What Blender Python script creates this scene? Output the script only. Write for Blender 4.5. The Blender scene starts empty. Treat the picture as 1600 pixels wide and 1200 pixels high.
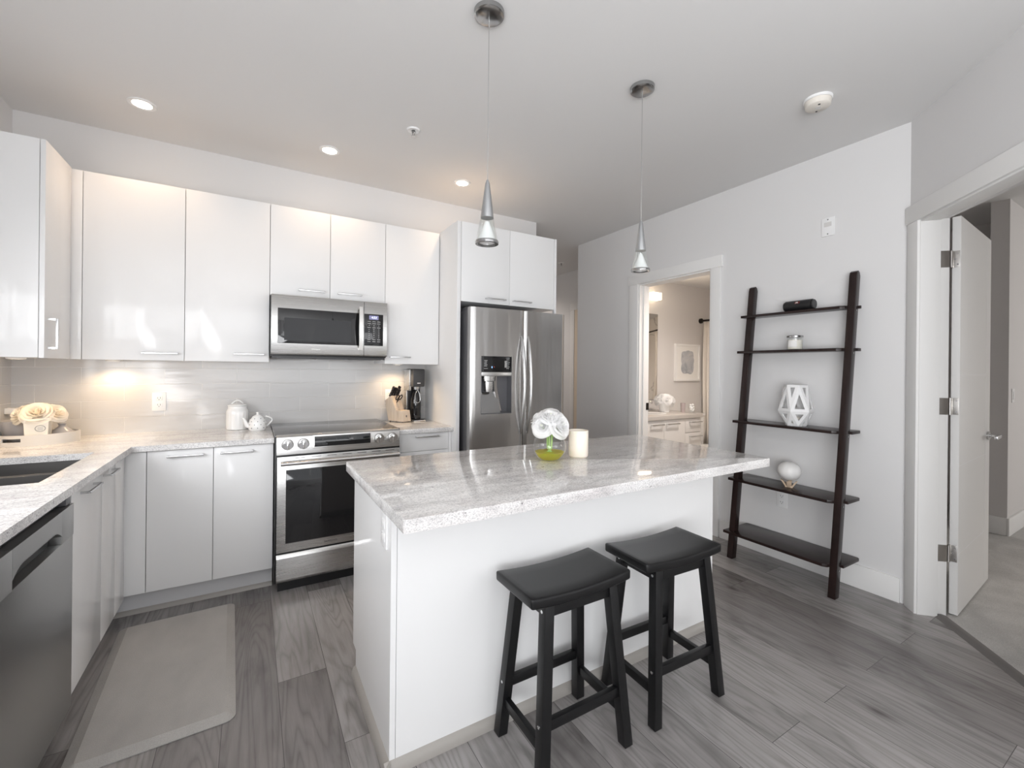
import bpy, bmesh, math, random
from mathutils import Vector, Matrix

random.seed(7)
scene = bpy.context.scene
COL = scene.collection
PI = math.pi

# ------------------------------------------------------------------ camera
F_PX, CY, YAW, ROLL, EYE = 683.4, 577.4, math.radians(30.72), math.radians(0.57), 1.337
cam_d = bpy.data.cameras.new('camera')
cam_d.sensor_fit = 'HORIZONTAL'
cam_d.sensor_width = 36.0
cam_d.lens = F_PX / 1600 * 36.0
cam_d.shift_y = (CY - 600) / 1600
cam_d.clip_start = 0.02
cam = bpy.data.objects.new('camera', cam_d)
COL.objects.link(cam)
_f = Vector((math.sin(YAW), math.cos(YAW), 0))
_r0 = Vector((math.cos(YAW), -math.sin(YAW), 0))
_u0 = Vector((0, 0, 1))
_r = _r0 * math.cos(ROLL) + _u0 * math.sin(ROLL)
_u = -_r0 * math.sin(ROLL) + _u0 * math.cos(ROLL)
cam.matrix_world = Matrix(((_r.x, _u.x, -_f.x, 0), (_r.y, _u.y, -_f.y, 0), (_r.z, _u.z, -_f.z, EYE), (0, 0, 0, 1)))
scene.camera = cam

# ------------------------------------------------------------------ view, world, daylight
vs = scene.view_settings
scene.display_settings.display_device = 'sRGB'
vs.view_transform = 'Standard'
vs.look = 'None'
vs.gamma = 1.0
vs.exposure = 0.26
vs.use_curve_mapping = False
cy = scene.cycles
cy.max_bounces = 14
cy.diffuse_bounces = 8
cy.glossy_bounces = 6
cy.transmission_bounces = 10
cy.transparent_max_bounces = 16
cy.caustics_reflective = False
cy.caustics_refractive = False
cy.sample_clamp_indirect = 6.0
cy.use_denoising = True

world = bpy.data.worlds.new('world')
scene.world = world
world.use_nodes = True
bg = world.node_tree.nodes['Background']
bg.inputs[0].default_value = (0.93, 0.96, 1.0, 1)
bg.inputs[1].default_value = 1.2


def area_light(name, loc, direction, sx, sy, power, col=(1, 1, 1), spread=180):
    d = bpy.data.lights.new(name, 'AREA')
    d.shape = 'RECTANGLE'
    d.size, d.size_y = sx, sy
    d.energy = power
    d.color = col
    d.spread = math.radians(spread)
    o = bpy.data.objects.new(name, d)
    COL.objects.link(o)
    o.location = loc
    o.rotation_euler = Vector(direction).to_track_quat('-Z', 'Y').to_euler()
    return o


# daylight that comes in through the windows (they stand behind the camera and over the sink)
area_light('daylight_rear', (0.55, -3.70, 1.40), (0, 0.35, 0.93), 3.1, 2.2, 60, (0.965, 0.98, 1.0))  # tilted up so the ceiling bounces fill and the island front stays dimmer
area_light('daylight_side', (-1.30, -1.85, 1.15), (0.75, 0.0, 0.66), 2.8, 1.8, 165, (0.965, 0.98, 1.0))  # also tilted up to add bounced fill from the ceiling
area_light('daylight_sink', (-1.30, 1.55, 1.42), (0.7, 0.85, -0.75), 1.2, 0.60, 12, (0.97, 0.98, 1.0), 130)  # tilted down with a narrowed spread to fill the base doors
area_light('daylight_bedroom', (7.6, -3.57, 1.5), (0, 1, 0), 2.2, 1.7, 60, (1.0, 0.97, 0.94))


# ------------------------------------------------------------------ materials
def new_mat(name):
    m = bpy.data.materials.new(name)
    m.use_nodes = True
    nt = m.node_tree
    return m, nt, nt.nodes['Principled BSDF']


def pm(name, col, rough=0.5, metal=0.0, spec=0.5, emit=None, estr=0.0, trans=0.0, ior=1.45, alpha=1.0, coat=0.0):
    m, nt, b = new_mat(name)
    b.inputs['Base Color'].default_value = (*col, 1)
    b.inputs['Roughness'].default_value = rough
    b.inputs['Metallic'].default_value = metal
    b.inputs['Specular IOR Level'].default_value = spec
    b.inputs['IOR'].default_value = ior
    b.inputs['Transmission Weight'].default_value = trans
    b.inputs['Alpha'].default_value = alpha
    b.inputs['Coat Weight'].default_value = coat
    if emit:
        b.inputs['Emission Color'].default_value = (*emit, 1)
        b.inputs['Emission Strength'].default_value = estr
    return m


def N(nt, t, **kw):
    n = nt.nodes.new(t)
    for k, v in kw.items():
        setattr(n, k, v)
    return n


def L(nt, a, b):
    nt.links.new(a, b)


def ramp(nt, fac, stops):
    r = N(nt, 'ShaderNodeValToRGB')
    els = r.color_ramp.elements
    while len(els) < len(stops):
        els.new(0.5)
    for e, (p, c) in zip(els, stops):
        e.position = p
        e.color = (*c, 1) if len(c) == 3 else c
    L(nt, fac, r.inputs[0])
    return r.outputs[0]


def mix(nt, a, b, fac, mode='MIX'):
    n = N(nt, 'ShaderNodeMix', data_type='RGBA', blend_type=mode)
    for v, s in ((fac, n.inputs[0]), (a, n.inputs[6]), (b, n.inputs[7])):
        if hasattr(v, 'links'):
            L(nt, v, s)
        elif isinstance(v, (int, float)):
            s.default_value = v
        else:
            s.default_value = (*v, 1)
    return n.outputs[2]


def coords(nt, scale=(1, 1, 1), rot=(0, 0, 0), loc=(0, 0, 0), world=True):
    if world:
        out = N(nt, 'ShaderNodeNewGeometry').outputs['Position']
    else:
        out = N(nt, 'ShaderNodeTexCoord').outputs['Object']
    mp = N(nt, 'ShaderNodeMapping')
    mp.inputs['Scale'].default_value = scale
    mp.inputs['Rotation'].default_value = rot
    mp.inputs['Location'].default_value = loc
    L(nt, out, mp.inputs[0])
    return mp.outputs[0]


def noise(nt, vec, scale, detail=4, rough=0.55, dist=0.0):
    n = N(nt, 'ShaderNodeTexNoise')
    n.inputs['Scale'].default_value = scale
    n.inputs['Detail'].default_value = detail
    n.inputs['Roughness'].default_value = rough
    n.inputs['Distortion'].default_value = dist
    if vec is not None:
        L(nt, vec, n.inputs['Vector'])
    return n.outputs['Fac']


def bump(nt, bsdf, height, strength, dist=0.002):
    b = N(nt, 'ShaderNodeBump')
    b.inputs['Strength'].default_value = strength
    b.inputs['Distance'].default_value = dist
    L(nt, height, b.inputs['Height'])
    L(nt, b.outputs[0], bsdf.inputs['Normal'])


def paint(name, col, rough=0.55):
    m, nt, b = new_mat(name)
    b.inputs['Base Color'].default_value = (*col, 1)
    b.inputs['Roughness'].default_value = rough
    b.inputs['Specular IOR Level'].default_value = 0.35
    bump(nt, b, noise(nt, coords(nt), 260, 3), 0.06, 0.001)
    return m


M = {}
M['wall'] = paint('wall_paint', (0.72, 0.715, 0.715))
M['wall_bed'] = paint('bedroom_paint', (0.64, 0.62, 0.61))
M['ceiling'] = paint('ceiling_paint', (0.72, 0.715, 0.71), 0.8)
M['trim'] = pm('trim_paint', (0.79, 0.785, 0.775), 0.38, spec=0.3)
M['gloss'] = pm('white_gloss', (0.80, 0.80, 0.80), 0.085, spec=0.25)
M['kick'] = pm('grey_kick', (0.60, 0.60, 0.61), 0.3)
M['handle'] = pm('brushed_nickel', (0.62, 0.62, 0.62), 0.25, 1.0)
M['chrome'] = pm('chrome', (0.80, 0.80, 0.80), 0.07, 1.0)
M['dark_chrome'] = pm('dark_chrome', (0.42, 0.42, 0.42), 0.18, 1.0)
M['hinge'] = pm('satin_nickel', (0.50, 0.48, 0.46), 0.32, 1.0)
M['black'] = pm('black_plastic', (0.012, 0.012, 0.013), 0.35)
M['black_gloss'] = pm('black_glass', (0.010, 0.010, 0.011), 0.04, spec=0.6)
M['grey_glass'] = pm('grey_screen_glass', (0.040, 0.040, 0.042), 0.06, spec=0.4)
M['satin'] = pm('satin_steel', (0.74, 0.73, 0.71), 0.36, 0.85)
M['dark_grey'] = pm('dark_grey_plastic', (0.05, 0.05, 0.052), 0.4)
M['gap'] = pm('shadow_gap', (0.02, 0.02, 0.02), 0.8)
M['white_plastic'] = pm('white_plastic', (0.82, 0.82, 0.82), 0.3)
M['cream_plastic'] = pm('cream_plastic', (0.74, 0.70, 0.64), 0.4)
M['slot'] = pm('slot_dark', (0.03, 0.03, 0.03), 0.6)
M['ceramic'] = pm('white_ceramic', (0.85, 0.85, 0.84), 0.15)
M['matte_white'] = pm('matte_white', (0.80, 0.80, 0.80), 0.5)
M['egg'] = pm('white_resin', (0.82, 0.81, 0.80), 0.4)
M['grey_ceramic'] = pm('grey_ceramic', (0.42, 0.41, 0.42), 0.3)
M['tray'] = pm('painted_tray', (0.68, 0.655, 0.62), 0.3)
M['tray_in'] = pm('tray_floor', (0.25, 0.24, 0.23), 0.4)


def petal(name, col):
    """Thin petals let light through: diffuse mixed with translucency."""
    m, nt, b_ = new_mat(name)
    b_.inputs['Base Color'].default_value = (*col, 1)
    b_.inputs['Roughness'].default_value = 0.6
    b_.inputs['Specular IOR Level'].default_value = 0.2
    out = next(n for n in nt.nodes if n.type == 'OUTPUT_MATERIAL')
    tr = N(nt, 'ShaderNodeBsdfTranslucent')
    tr.inputs[0].default_value = (*col, 1)
    mx = N(nt, 'ShaderNodeMixShader')
    mx.inputs[0].default_value = 0.42
    L(nt, b_.outputs[0], mx.inputs[1])
    L(nt, tr.outputs[0], mx.inputs[2])
    L(nt, mx.outputs[0], out.inputs[0])
    return m


M['petal'] = petal('white_petal', (0.93, 0.93, 0.93))
M['petal_cream'] = petal('cream_petal', (0.93, 0.89, 0.82))
M['petal_core'] = pm('petal_core', (0.80, 0.84, 0.62), 0.6, spec=0.2)
M['stem'] = pm('green_stem', (0.34, 0.52, 0.16), 0.45)
M['dark_stem'] = pm('dark_foliage', (0.09, 0.085, 0.07), 0.6)
M['wax'] = pm('cream_wax', (0.88, 0.80, 0.70), 0.28, spec=0.4)
M['wax'].node_tree.nodes['Principled BSDF'].inputs['Subsurface Weight'].default_value = 0.15
M['wax_white'] = pm('ivory_wax', (0.84, 0.80, 0.72), 0.4)
M['dark_wax'] = pm('wick_black', (0.03, 0.025, 0.02), 0.8)
M['stool'] = pm('black_lacquer', (0.006, 0.006, 0.0065), 0.34, spec=0.42)
M['bolt'] = pm('bolt_steel', (0.75, 0.75, 0.75), 0.25, 1.0)
M['white_pad'] = pm('felt_pad', (0.8, 0.8, 0.8), 0.7)
M['downlight'] = pm('downlight_lens', (1, 1, 1), 0.5, emit=(1.0, 0.86, 0.70), estr=14)
M['puck'] = pm('puck_lens', (1, 1, 1), 0.5, emit=(1.0, 0.80, 0.55), estr=6)
M['sconce'] = pm('sconce_glass', (1, 1, 1), 0.5, emit=(1.0, 0.80, 0.55), estr=2.4)
M['lcd'] = pm('lcd_blue', (0.05, 0.05, 0.10), 0.3, emit=(0.36, 0.36, 0.62), estr=0.5)
M['lcd_digit'] = pm('lcd_digit', (0.6, 0.65, 1.0), 0.3, emit=(0.85, 0.88, 1.0), estr=1.2)
M['key_print'] = pm('key_print', (0.42, 0.42, 0.42), 0.5)
M['logo_grey'] = pm('logo_grey', (0.10, 0.10, 0.10), 0.4)
M['logo_silver'] = pm('logo_silver', (0.72, 0.72, 0.70), 0.3, 0.6)
M['logo_red'] = pm('logo_red', (0.12, 0.012, 0.010), 0.5)
M['logo_white'] = pm('logo_white', (0.8, 0.76, 0.74), 0.4)
M['blue_led'] = pm('led_blue', (0.2, 0.4, 0.9), 0.3, emit=(0.35, 0.6, 1.0), estr=1.0)
M['red_led'] = pm('led_red', (0.8, 0.1, 0.1), 0.3, emit=(0.9, 0.15, 0.1), estr=0.6)
M['mirror'] = pm('mirror_glass', (0.9, 0.9, 0.9), 0.01, 1.0)
M['porcelain'] = pm('porcelain', (0.80, 0.80, 0.79), 0.12)
M['vanity'] = pm('vanity_white', (0.68, 0.665, 0.65), 0.25)
M['vanity_top'] = pm('vanity_quartz', (0.50, 0.47, 0.44), 0.25)
M['curtain'] = pm('curtain_cloth', (0.74, 0.70, 0.65), 0.85)
M['bronze'] = pm('dark_bronze', (0.03, 0.026, 0.024), 0.35, 0.7)
M['paper'] = pm('art_mat_paper', (0.80, 0.79, 0.77), 0.7)
M['pink_glass'] = pm('mauve_glass', (0.42, 0.36, 0.36), 0.2)
M['mat_edge'] = pm('mat_edge', (0.33, 0.325, 0.31), 0.75)
M['blade'] = pm('knife_steel', (0.7, 0.7, 0.7), 0.2, 1.0)
M['oak'] = pm('pale_oak', (0.62, 0.48, 0.35), 0.45)
M['threshold'] = pm('threshold_wood', (0.13, 0.12, 0.115), 0.4)
M['grey_trim'] = pm('grey_wood_trim', (0.36, 0.34, 0.315), 0.45)


def thin_glass(name, tint=(1, 1, 1), edge=0.9):
    """Clear thin-walled glass: transparent with a Fresnel-weighted mirror coat."""
    m = bpy.data.materials.new(name)
    m.use_nodes = True
    nt = m.node_tree
    nt.nodes.clear()
    out = N(nt, 'ShaderNodeOutputMaterial')
    tr = N(nt, 'ShaderNodeBsdfTransparent')
    tr.inputs[0].default_value = (*tint, 1)
    gl = N(nt, 'ShaderNodeBsdfGlossy')
    gl.inputs['Roughness'].default_value = 0.02
    gl.inputs['Color'].default_value = (edge, edge, edge, 1)
    lw = N(nt, 'ShaderNodeLayerWeight')
    lw.inputs['Blend'].default_value = 0.5
    pw = N(nt, 'ShaderNodeMath', operation='POWER')
    pw.inputs[1].default_value = 4.0
    L(nt, lw.outputs['Facing'], pw.inputs[0])
    fr = N(nt, 'ShaderNodeMath', operation='MULTIPLY_ADD')
    fr.inputs[1].default_value = 0.75
    fr.inputs[2].default_value = 0.04
    L(nt, pw.outputs[0], fr.inputs[0])
    mx = N(nt, 'ShaderNodeMixShader')
    L(nt, fr.outputs[0], mx.inputs[0])
    L(nt, tr.outputs[0], mx.inputs[1])
    L(nt, gl.outputs[0], mx.inputs[2])
    L(nt, mx.outputs[0], out.inputs[0])
    return m


M['glass'] = thin_glass('clear_glass', (0.965, 0.975, 0.97))
M['oil'] = thin_glass('amber_water', (1.0, 0.96, 0.58), 0.5)
_nt = M['oil'].node_tree
_o = next(n for n in _nt.nodes if n.type == 'OUTPUT_MATERIAL')
_m = N(_nt, 'ShaderNodeMixShader')
_m.inputs[0].default_value = 0.42
_t = N(_nt, 'ShaderNodeBsdfTranslucent')
_t.inputs[0].default_value = (1.0, 0.92, 0.22, 1)
L(_nt, _o.inputs[0].links[0].from_socket, _m.inputs[1])
L(_nt, _t.outputs[0], _m.inputs[2])
L(_nt, _m.outputs[0], _o.inputs[0])
M['cone'] = pm('satin_silver', (0.47, 0.48, 0.49), 0.34, 0.9)
M['frost'] = pm('frosted_glass', (0.86, 0.86, 0.86), 0.35, spec=0.5)
M['dome_glass'] = thin_glass('smoky_glass', (0.80, 0.78, 0.78))


def stainless(name, col=(0.60, 0.595, 0.585), rough=0.24, axis='x', wave=0.0, metal=1.0):
    m, nt, b = new_mat(name)
    b.inputs['Metallic'].default_value = metal
    sc = {'x': (1.5, 60, 400), 'z': (500, 60, 1.2)}[axis]
    n = noise(nt, coords(nt, sc), 1.0, 3, 0.6)
    c = mix(nt, tuple(x * 0.90 for x in col), tuple(min(1, x * 1.06) for x in col), n)
    L(nt, c, b.inputs['Base Color'])
    mr = N(nt, 'ShaderNodeMapRange')
    mr.inputs['To Min'].default_value = rough - 0.04
    mr.inputs['To Max'].default_value = rough + 0.08
    L(nt, n, mr.inputs['Value'])
    L(nt, mr.outputs[0], b.inputs['Roughness'])
    if wave:
        bump(nt, b, noise(nt, coords(nt, (9, 1, 0.7)), 1.0, 2, 0.4), wave, 0.02)
    return m


M['steel'] = stainless('stainless_steel')
M['steel_fridge'] = stainless('stainless_fridge', (0.50, 0.49, 0.48), 0.22, 'z', 0.25)
M['steel_dw'] = stainless('stainless_dishwasher', (0.46, 0.46, 0.455), 0.32, 'x')
M['steel_side'] = pm('grey_fridge_side', (0.15, 0.15, 0.16), 0.4, 0.4)
M['sink_steel'] = stainless('sink_dark_steel', (0.16, 0.155, 0.15), 0.35)
M['cooktop'] = pm('cooktop_glass', (0.05, 0.05, 0.052), 0.10, spec=0.8)


def make_granite():
    m, nt, b = new_mat('granite')
    v1 = coords(nt, (0.8, 2.6, 2.6), (0, 0, math.radians(5)))
    veins = noise(nt, v1, 4.2, 10, 0.72, 0.25)
    base = ramp(nt, veins, [(0.32, (0.52, 0.51, 0.508)), (0.43, (0.63, 0.618, 0.612)), (0.52, (0.73, 0.72, 0.71)), (0.68, (0.79, 0.78, 0.77))])
    tint = noise(nt, coords(nt, (0.8, 2.2, 2)), 2.4, 6, 0.65, 0.3)
    c = mix(nt, base, (0.50, 0.455, 0.45), ramp(nt, tint, [(0.50, (0, 0, 0)), (0.72, (0.6, 0.6, 0.6))]))
    streak = noise(nt, coords(nt, (2.2, 26, 26), (0, 0, math.radians(5))), 2.0, 4, 0.65, 0.3)
    c = mix(nt, c, ramp(nt, streak, [(0.30, (0.76, 0.76, 0.77)), (0.50, (1, 1, 1)), (0.72, (1.08, 1.08, 1.08))]), 0.42, 'MULTIPLY')
    grain = noise(nt, coords(nt, (1, 1.4, 1.4)), 170, 3, 0.72)
    c = mix(nt, c, ramp(nt, grain, [(0.34, (0.58, 0.58, 0.60)), (0.49, (1, 1, 1)), (0.66, (1.18, 1.18, 1.18))]), 1.0, 'MULTIPLY')
    cl = noise(nt, coords(nt, (1.3, 4.0, 4.0), (0, 0, 0.1)), 3.0, 4, 0.55, 0.5)
    sp = noise(nt, coords(nt, (0.7, 1.5, 1.5)), 62, 4, 0.75)
    both = mix(nt, ramp(nt, cl, [(0.48, (0, 0, 0)), (0.62, (1, 1, 1))]), ramp(nt, sp, [(0.585, (0, 0, 0)), (0.65, (1, 1, 1))]), 1.0, 'MULTIPLY')
    c = mix(nt, c, (0.085, 0.08, 0.08), both)
    L(nt, c, b.inputs['Base Color'])
    b.inputs['Roughness'].default_value = 0.06
    b.inputs['Specular IOR Level'].default_value = 0.55
    return m


M['granite'] = make_granite()


def make_floor():
    m, nt, b = new_mat('grey_oak_planks')
    # planks run along world Y, 0.19 m wide; one seam at x = 0.105
    vec = coords(nt, (1, 1, 1), (0, 0, -PI / 2), (0.35, 0.105 - 0.0, 0))
    # after the turn: u = y, v = -x
    br = N(nt, 'ShaderNodeTexBrick')
    br.offset, br.offset_frequency, br.squash, br.squash_frequency = 0.37, 2, 1.0, 2
    br.inputs['Scale'].default_value = 1.0
    br.inputs['Brick Width'].default_value = 1.22
    br.inputs['Row Height'].default_value = 0.19
    br.inputs['Mortar Size'].default_value = 0.0012
    br.inputs['Mortar Smooth'].default_value = 0.3
    br.inputs['Bias'].default_value = 0.0
    br.inputs['Color1'].default_value = (0, 0, 0, 1)
    br.inputs['Color2'].default_value = (1, 1, 1, 1)
    br.inputs['Mortar'].default_value = (0.5, 0.5, 0.5, 1)
    L(nt, vec, br.inputs['Vector'])
    rnd = br.outputs['Color']
    # shift the grain per plank
    sep = N(nt, 'ShaderNodeSeparateColor')
    L(nt, rnd, sep.inputs[0])
    mul = N(nt, 'ShaderNodeMath', operation='MULTIPLY')
    mul.inputs[1].default_value = 37.0
    L(nt, sep.outputs[0], mul.inputs[0])
    comb = N(nt, 'ShaderNodeCombineXYZ')
    L(nt, mul.outputs[0], comb.inputs[0])
    L(nt, mul.outputs[0], comb.inputs[1])
    add = N(nt, 'ShaderNodeVectorMath', operation='ADD')
    L(nt, coords(nt, (1, 1, 1)), add.inputs[0])
    L(nt, comb.outputs[0], add.inputs[1])

    def mapped(s):
        mp = N(nt, 'ShaderNodeMapping')
        mp.inputs['Scale'].default_value = s
        L(nt, add.outputs[0], mp.inputs[0])
        return mp.outputs[0]

    tone = ramp(nt, sep.outputs[0], [(0.0, (0.195, 0.182, 0.177)), (0.5, (0.260, 0.246, 0.241)), (1.0, (0.335, 0.319, 0.312))])
    fine = noise(nt, mapped((42, 2.6, 1)), 1.0, 6, 0.7, 0.9)
    tone = mix(nt, tone, ramp(nt, fine, [(0.30, (0.78, 0.775, 0.77)), (0.52, (1, 1, 1)), (0.75, (1.10, 1.10, 1.10))]), 0.8, 'MULTIPLY')
    # cathedral grain: contour lines of a stretched height field
    hf = noise(nt, mapped((7.5, 0.75, 1)), 1.0, 2, 0.40, 0.35)
    mu = N(nt, 'ShaderNodeMath', operation='MULTIPLY')
    mu.inputs[1].default_value = 30.0
    L(nt, hf, mu.inputs[0])
    fr = N(nt, 'ShaderNodeMath', operation='PINGPONG')
    fr.inputs[1].default_value = 1.0
    L(nt, mu.outputs[0], fr.inputs[0])
    tone = mix(nt, tone, ramp(nt, fr.outputs[0], [(0.0, (0.72, 0.715, 0.71)), (0.40, (0.97, 0.97, 0.97)), (1.0, (1.08, 1.08, 1.08))]), 0.70, 'MULTIPLY')
    # smoky patches and knots
    patch = noise(nt, mapped((5, 1.5, 1)), 1.2, 4, 0.55, 0.8)
    tone = mix(nt, tone, ramp(nt, patch, [(0.28, (0.55, 0.54, 0.54)), (0.46, (0.98, 0.98, 0.98)), (0.7, (1.12, 1.11, 1.11))]), 0.9, 'MULTIPLY')
    vor = N(nt, 'ShaderNodeTexVoronoi')
    vor.inputs['Scale'].default_value = 1.0
    L(nt, mapped((4.6, 1.9, 1)), vor.inputs['Vector'])
    tone = mix(nt, tone, ramp(nt, vor.outputs['Distance'], [(0.02, (0.38, 0.36, 0.35)), (0.09, (0.80, 0.79, 0.78)), (0.17, (1, 1, 1))]), 0.85, 'MULTIPLY')
    seam = mix(nt, tone, (0.085, 0.08, 0.078), br.outputs['Fac'])
    L(nt, seam, b.inputs['Base Color'])
    b.inputs['Roughness'].default_value = 0.26
    b.inputs['Specular IOR Level'].default_value = 0.5
    bump(nt, b, fine, 0.08, 0.002)
    return m


M['floor'] = make_floor()


def make_tile(name, vec_rot, loc, col=(0.57, 0.563, 0.557)):
    m, nt, b = new_mat(name)
    vec = coords(nt, (1, 1, 1), vec_rot, loc)
    br = N(nt, 'ShaderNodeTexBrick')
    br.offset, br.offset_frequency, br.squash, br.squash_frequency = 0.5, 2, 1.0, 2
    br.inputs['Scale'].default_value = 1.0
    br.inputs['Brick Width'].default_value = 0.397
    br.inputs['Row Height'].default_value = 0.1031
    br.inputs['Mortar Size'].default_value = 0.0016
    br.inputs['Mortar Smooth'].default_value = 0.25
    br.inputs['Bias'].default_value = 0.0
    br.inputs['Color1'].default_value = (*col, 1)
    br.inputs['Color2'].default_value = (*[c * 0.97 for c in col], 1)
    br.inputs['Mortar'].default_value = (0.80, 0.79, 0.775, 1)
    L(nt, vec, br.inputs['Vector'])
    L(nt, br.outputs['Color'], b.inputs['Base Color'])
    b.inputs['Roughness'].default_value = 0.10
    wav = noise(nt, coords(nt, (3.2, 3.2, 26)), 1.0, 2, 0.5)
    inv = N(nt, 'ShaderNodeMath', operation='MULTIPLY_ADD')
    inv.inputs[1].default_value = -1.0
    inv.inputs[2].default_value = 1.0
    L(nt, br.outputs['Fac'], inv.inputs[0])
    b1 = N(nt, 'ShaderNodeBump')
    b1.inputs['Strength'].default_value = 0.22
    b1.inputs['Distance'].default_value = 0.004
    L(nt, wav, b1.inputs['Height'])
    b2 = N(nt, 'ShaderNodeBump')
    b2.inputs['Strength'].default_value = 1.0
    b2.inputs['Distance'].default_value = 0.002
    L(nt, inv.outputs[0], b2.inputs['Height'])
    L(nt, b1.outputs[0], b2.inputs['Normal'])
    L(nt, b2.outputs[0], b.inputs['Normal'])
    return m


# back wall: u = x, v = z   (rotate -90 about X takes z to y)
M['tile'] = make_tile('subway_tile', (-PI / 2, 0, 0), (0.884 - 0.397, 1.3236 * -1 + 0.1031 * 20, 0))
# side wall: u = y
M['tile_side'] = make_tile('subway_tile_side', (-PI / 2, -PI / 2, 0), (0.1, -1.3236 + 0.1031 * 20, 0))


def make_carpet():
    m, nt, b = new_mat('grey_carpet')
    n1 = noise(nt, coords(nt), 320, 3, 0.7)
    n2 = noise(nt, coords(nt), 5, 4, 0.6, 0.5)
    c = ramp(nt, n1, [(0.3, (0.46, 0.45, 0.435)), (0.7, (0.76, 0.75, 0.73))])
    c = mix(nt, c, ramp(nt, n2, [(0.3, (0.86, 0.86, 0.86)), (0.7, (1.08, 1.08, 1.08))]), 1.0, 'MULTIPLY')
    L(nt, c, b.inputs['Base Color'])
    b.inputs['Roughness'].default_value = 0.95
    b.inputs['Specular IOR Level'].default_value = 0.1
    bump(nt, b, n1, 0.9, 0.008)
    return m


M['carpet'] = make_carpet()


def make_kitchen_mat():
    m, nt, b = new_mat('kitchen_mat_foam')
    n1 = noise(nt, coords(nt), 420, 2, 0.6)
    n2 = noise(nt, coords(nt, (3, 1.5, 1)), 3, 3, 0.6)
    c = ramp(nt, n1, [(0.3, (0.33, 0.323, 0.31)), (0.7, (0.44, 0.43, 0.415))])
    c = mix(nt, c, ramp(nt, n2, [(0.3, (0.92, 0.92, 0.92)), (0.7, (1.05, 1.05, 1.05))]), 1.0, 'MULTIPLY')
    L(nt, c, b.inputs['Base Color'])
    b.inputs['Roughness'].default_value = 0.62
    bump(nt, b, n1, 0.3, 0.001)
    return m


M['mat'] = make_kitchen_mat()


def make_espresso():
    m, nt, b = new_mat('espresso_wood')
    n = noise(nt, coords(nt, (30, 5, 3), world=False), 1.0, 4, 0.6)
    L(nt, ramp(nt, n, [(0.3, (0.014, 0.008, 0.0075)), (0.7, (0.026, 0.015, 0.0135))]), b.inputs['Base Color'])
    b.inputs['Roughness'].default_value = 0.24
    b.inputs['Specular IOR Level'].default_value = 0.3
    return m


M['espresso'] = make_espresso()


def make_beech():
    m, nt, b = new_mat('beech_block')
    n = noise(nt, coords(nt, (60, 60, 5), world=False), 1.0, 4, 0.6)
    L(nt, ramp(nt, n, [(0.3, (0.62, 0.50, 0.39)), (0.7, (0.72, 0.61, 0.49))]), b.inputs['Base Color'])
    b.inputs['Roughness'].default_value = 0.45
    return m


M['beech'] = make_beech()


def make_marble():
    m, nt, b = new_mat('marble_slab')
    n = noise(nt, coords(nt, (1, 1, 0.7), (0.5, 0.3, 0.2)), 1.1, 5, 0.5, 1.0)
    c = ramp(nt, n, [(0.478, (0.74, 0.70, 0.65)), (0.493, (0.46, 0.43, 0.40)), (0.506, (0.74, 0.70, 0.65))])
    L(nt, c, b.inputs['Base Color'])
    b.inputs['Roughness'].default_value = 0.15
    return m


M['marble'] = make_marble()


def make_art():
    m, nt, b = new_mat('abstract_wash')
    n = noise(nt, coords(nt, (1, 1, 1)), 7, 5, 0.6, 0.6)
    L(nt, ramp(nt, n, [(0.35, (0.30, 0.32, 0.36)), (0.6, (0.50, 0.51, 0.53)), (0.75, (0.62, 0.58, 0.50))]), b.inputs['Base Color'])
    b.inputs['Roughness'].default_value = 0.7
    return m


M['art'] = make_art()


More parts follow.
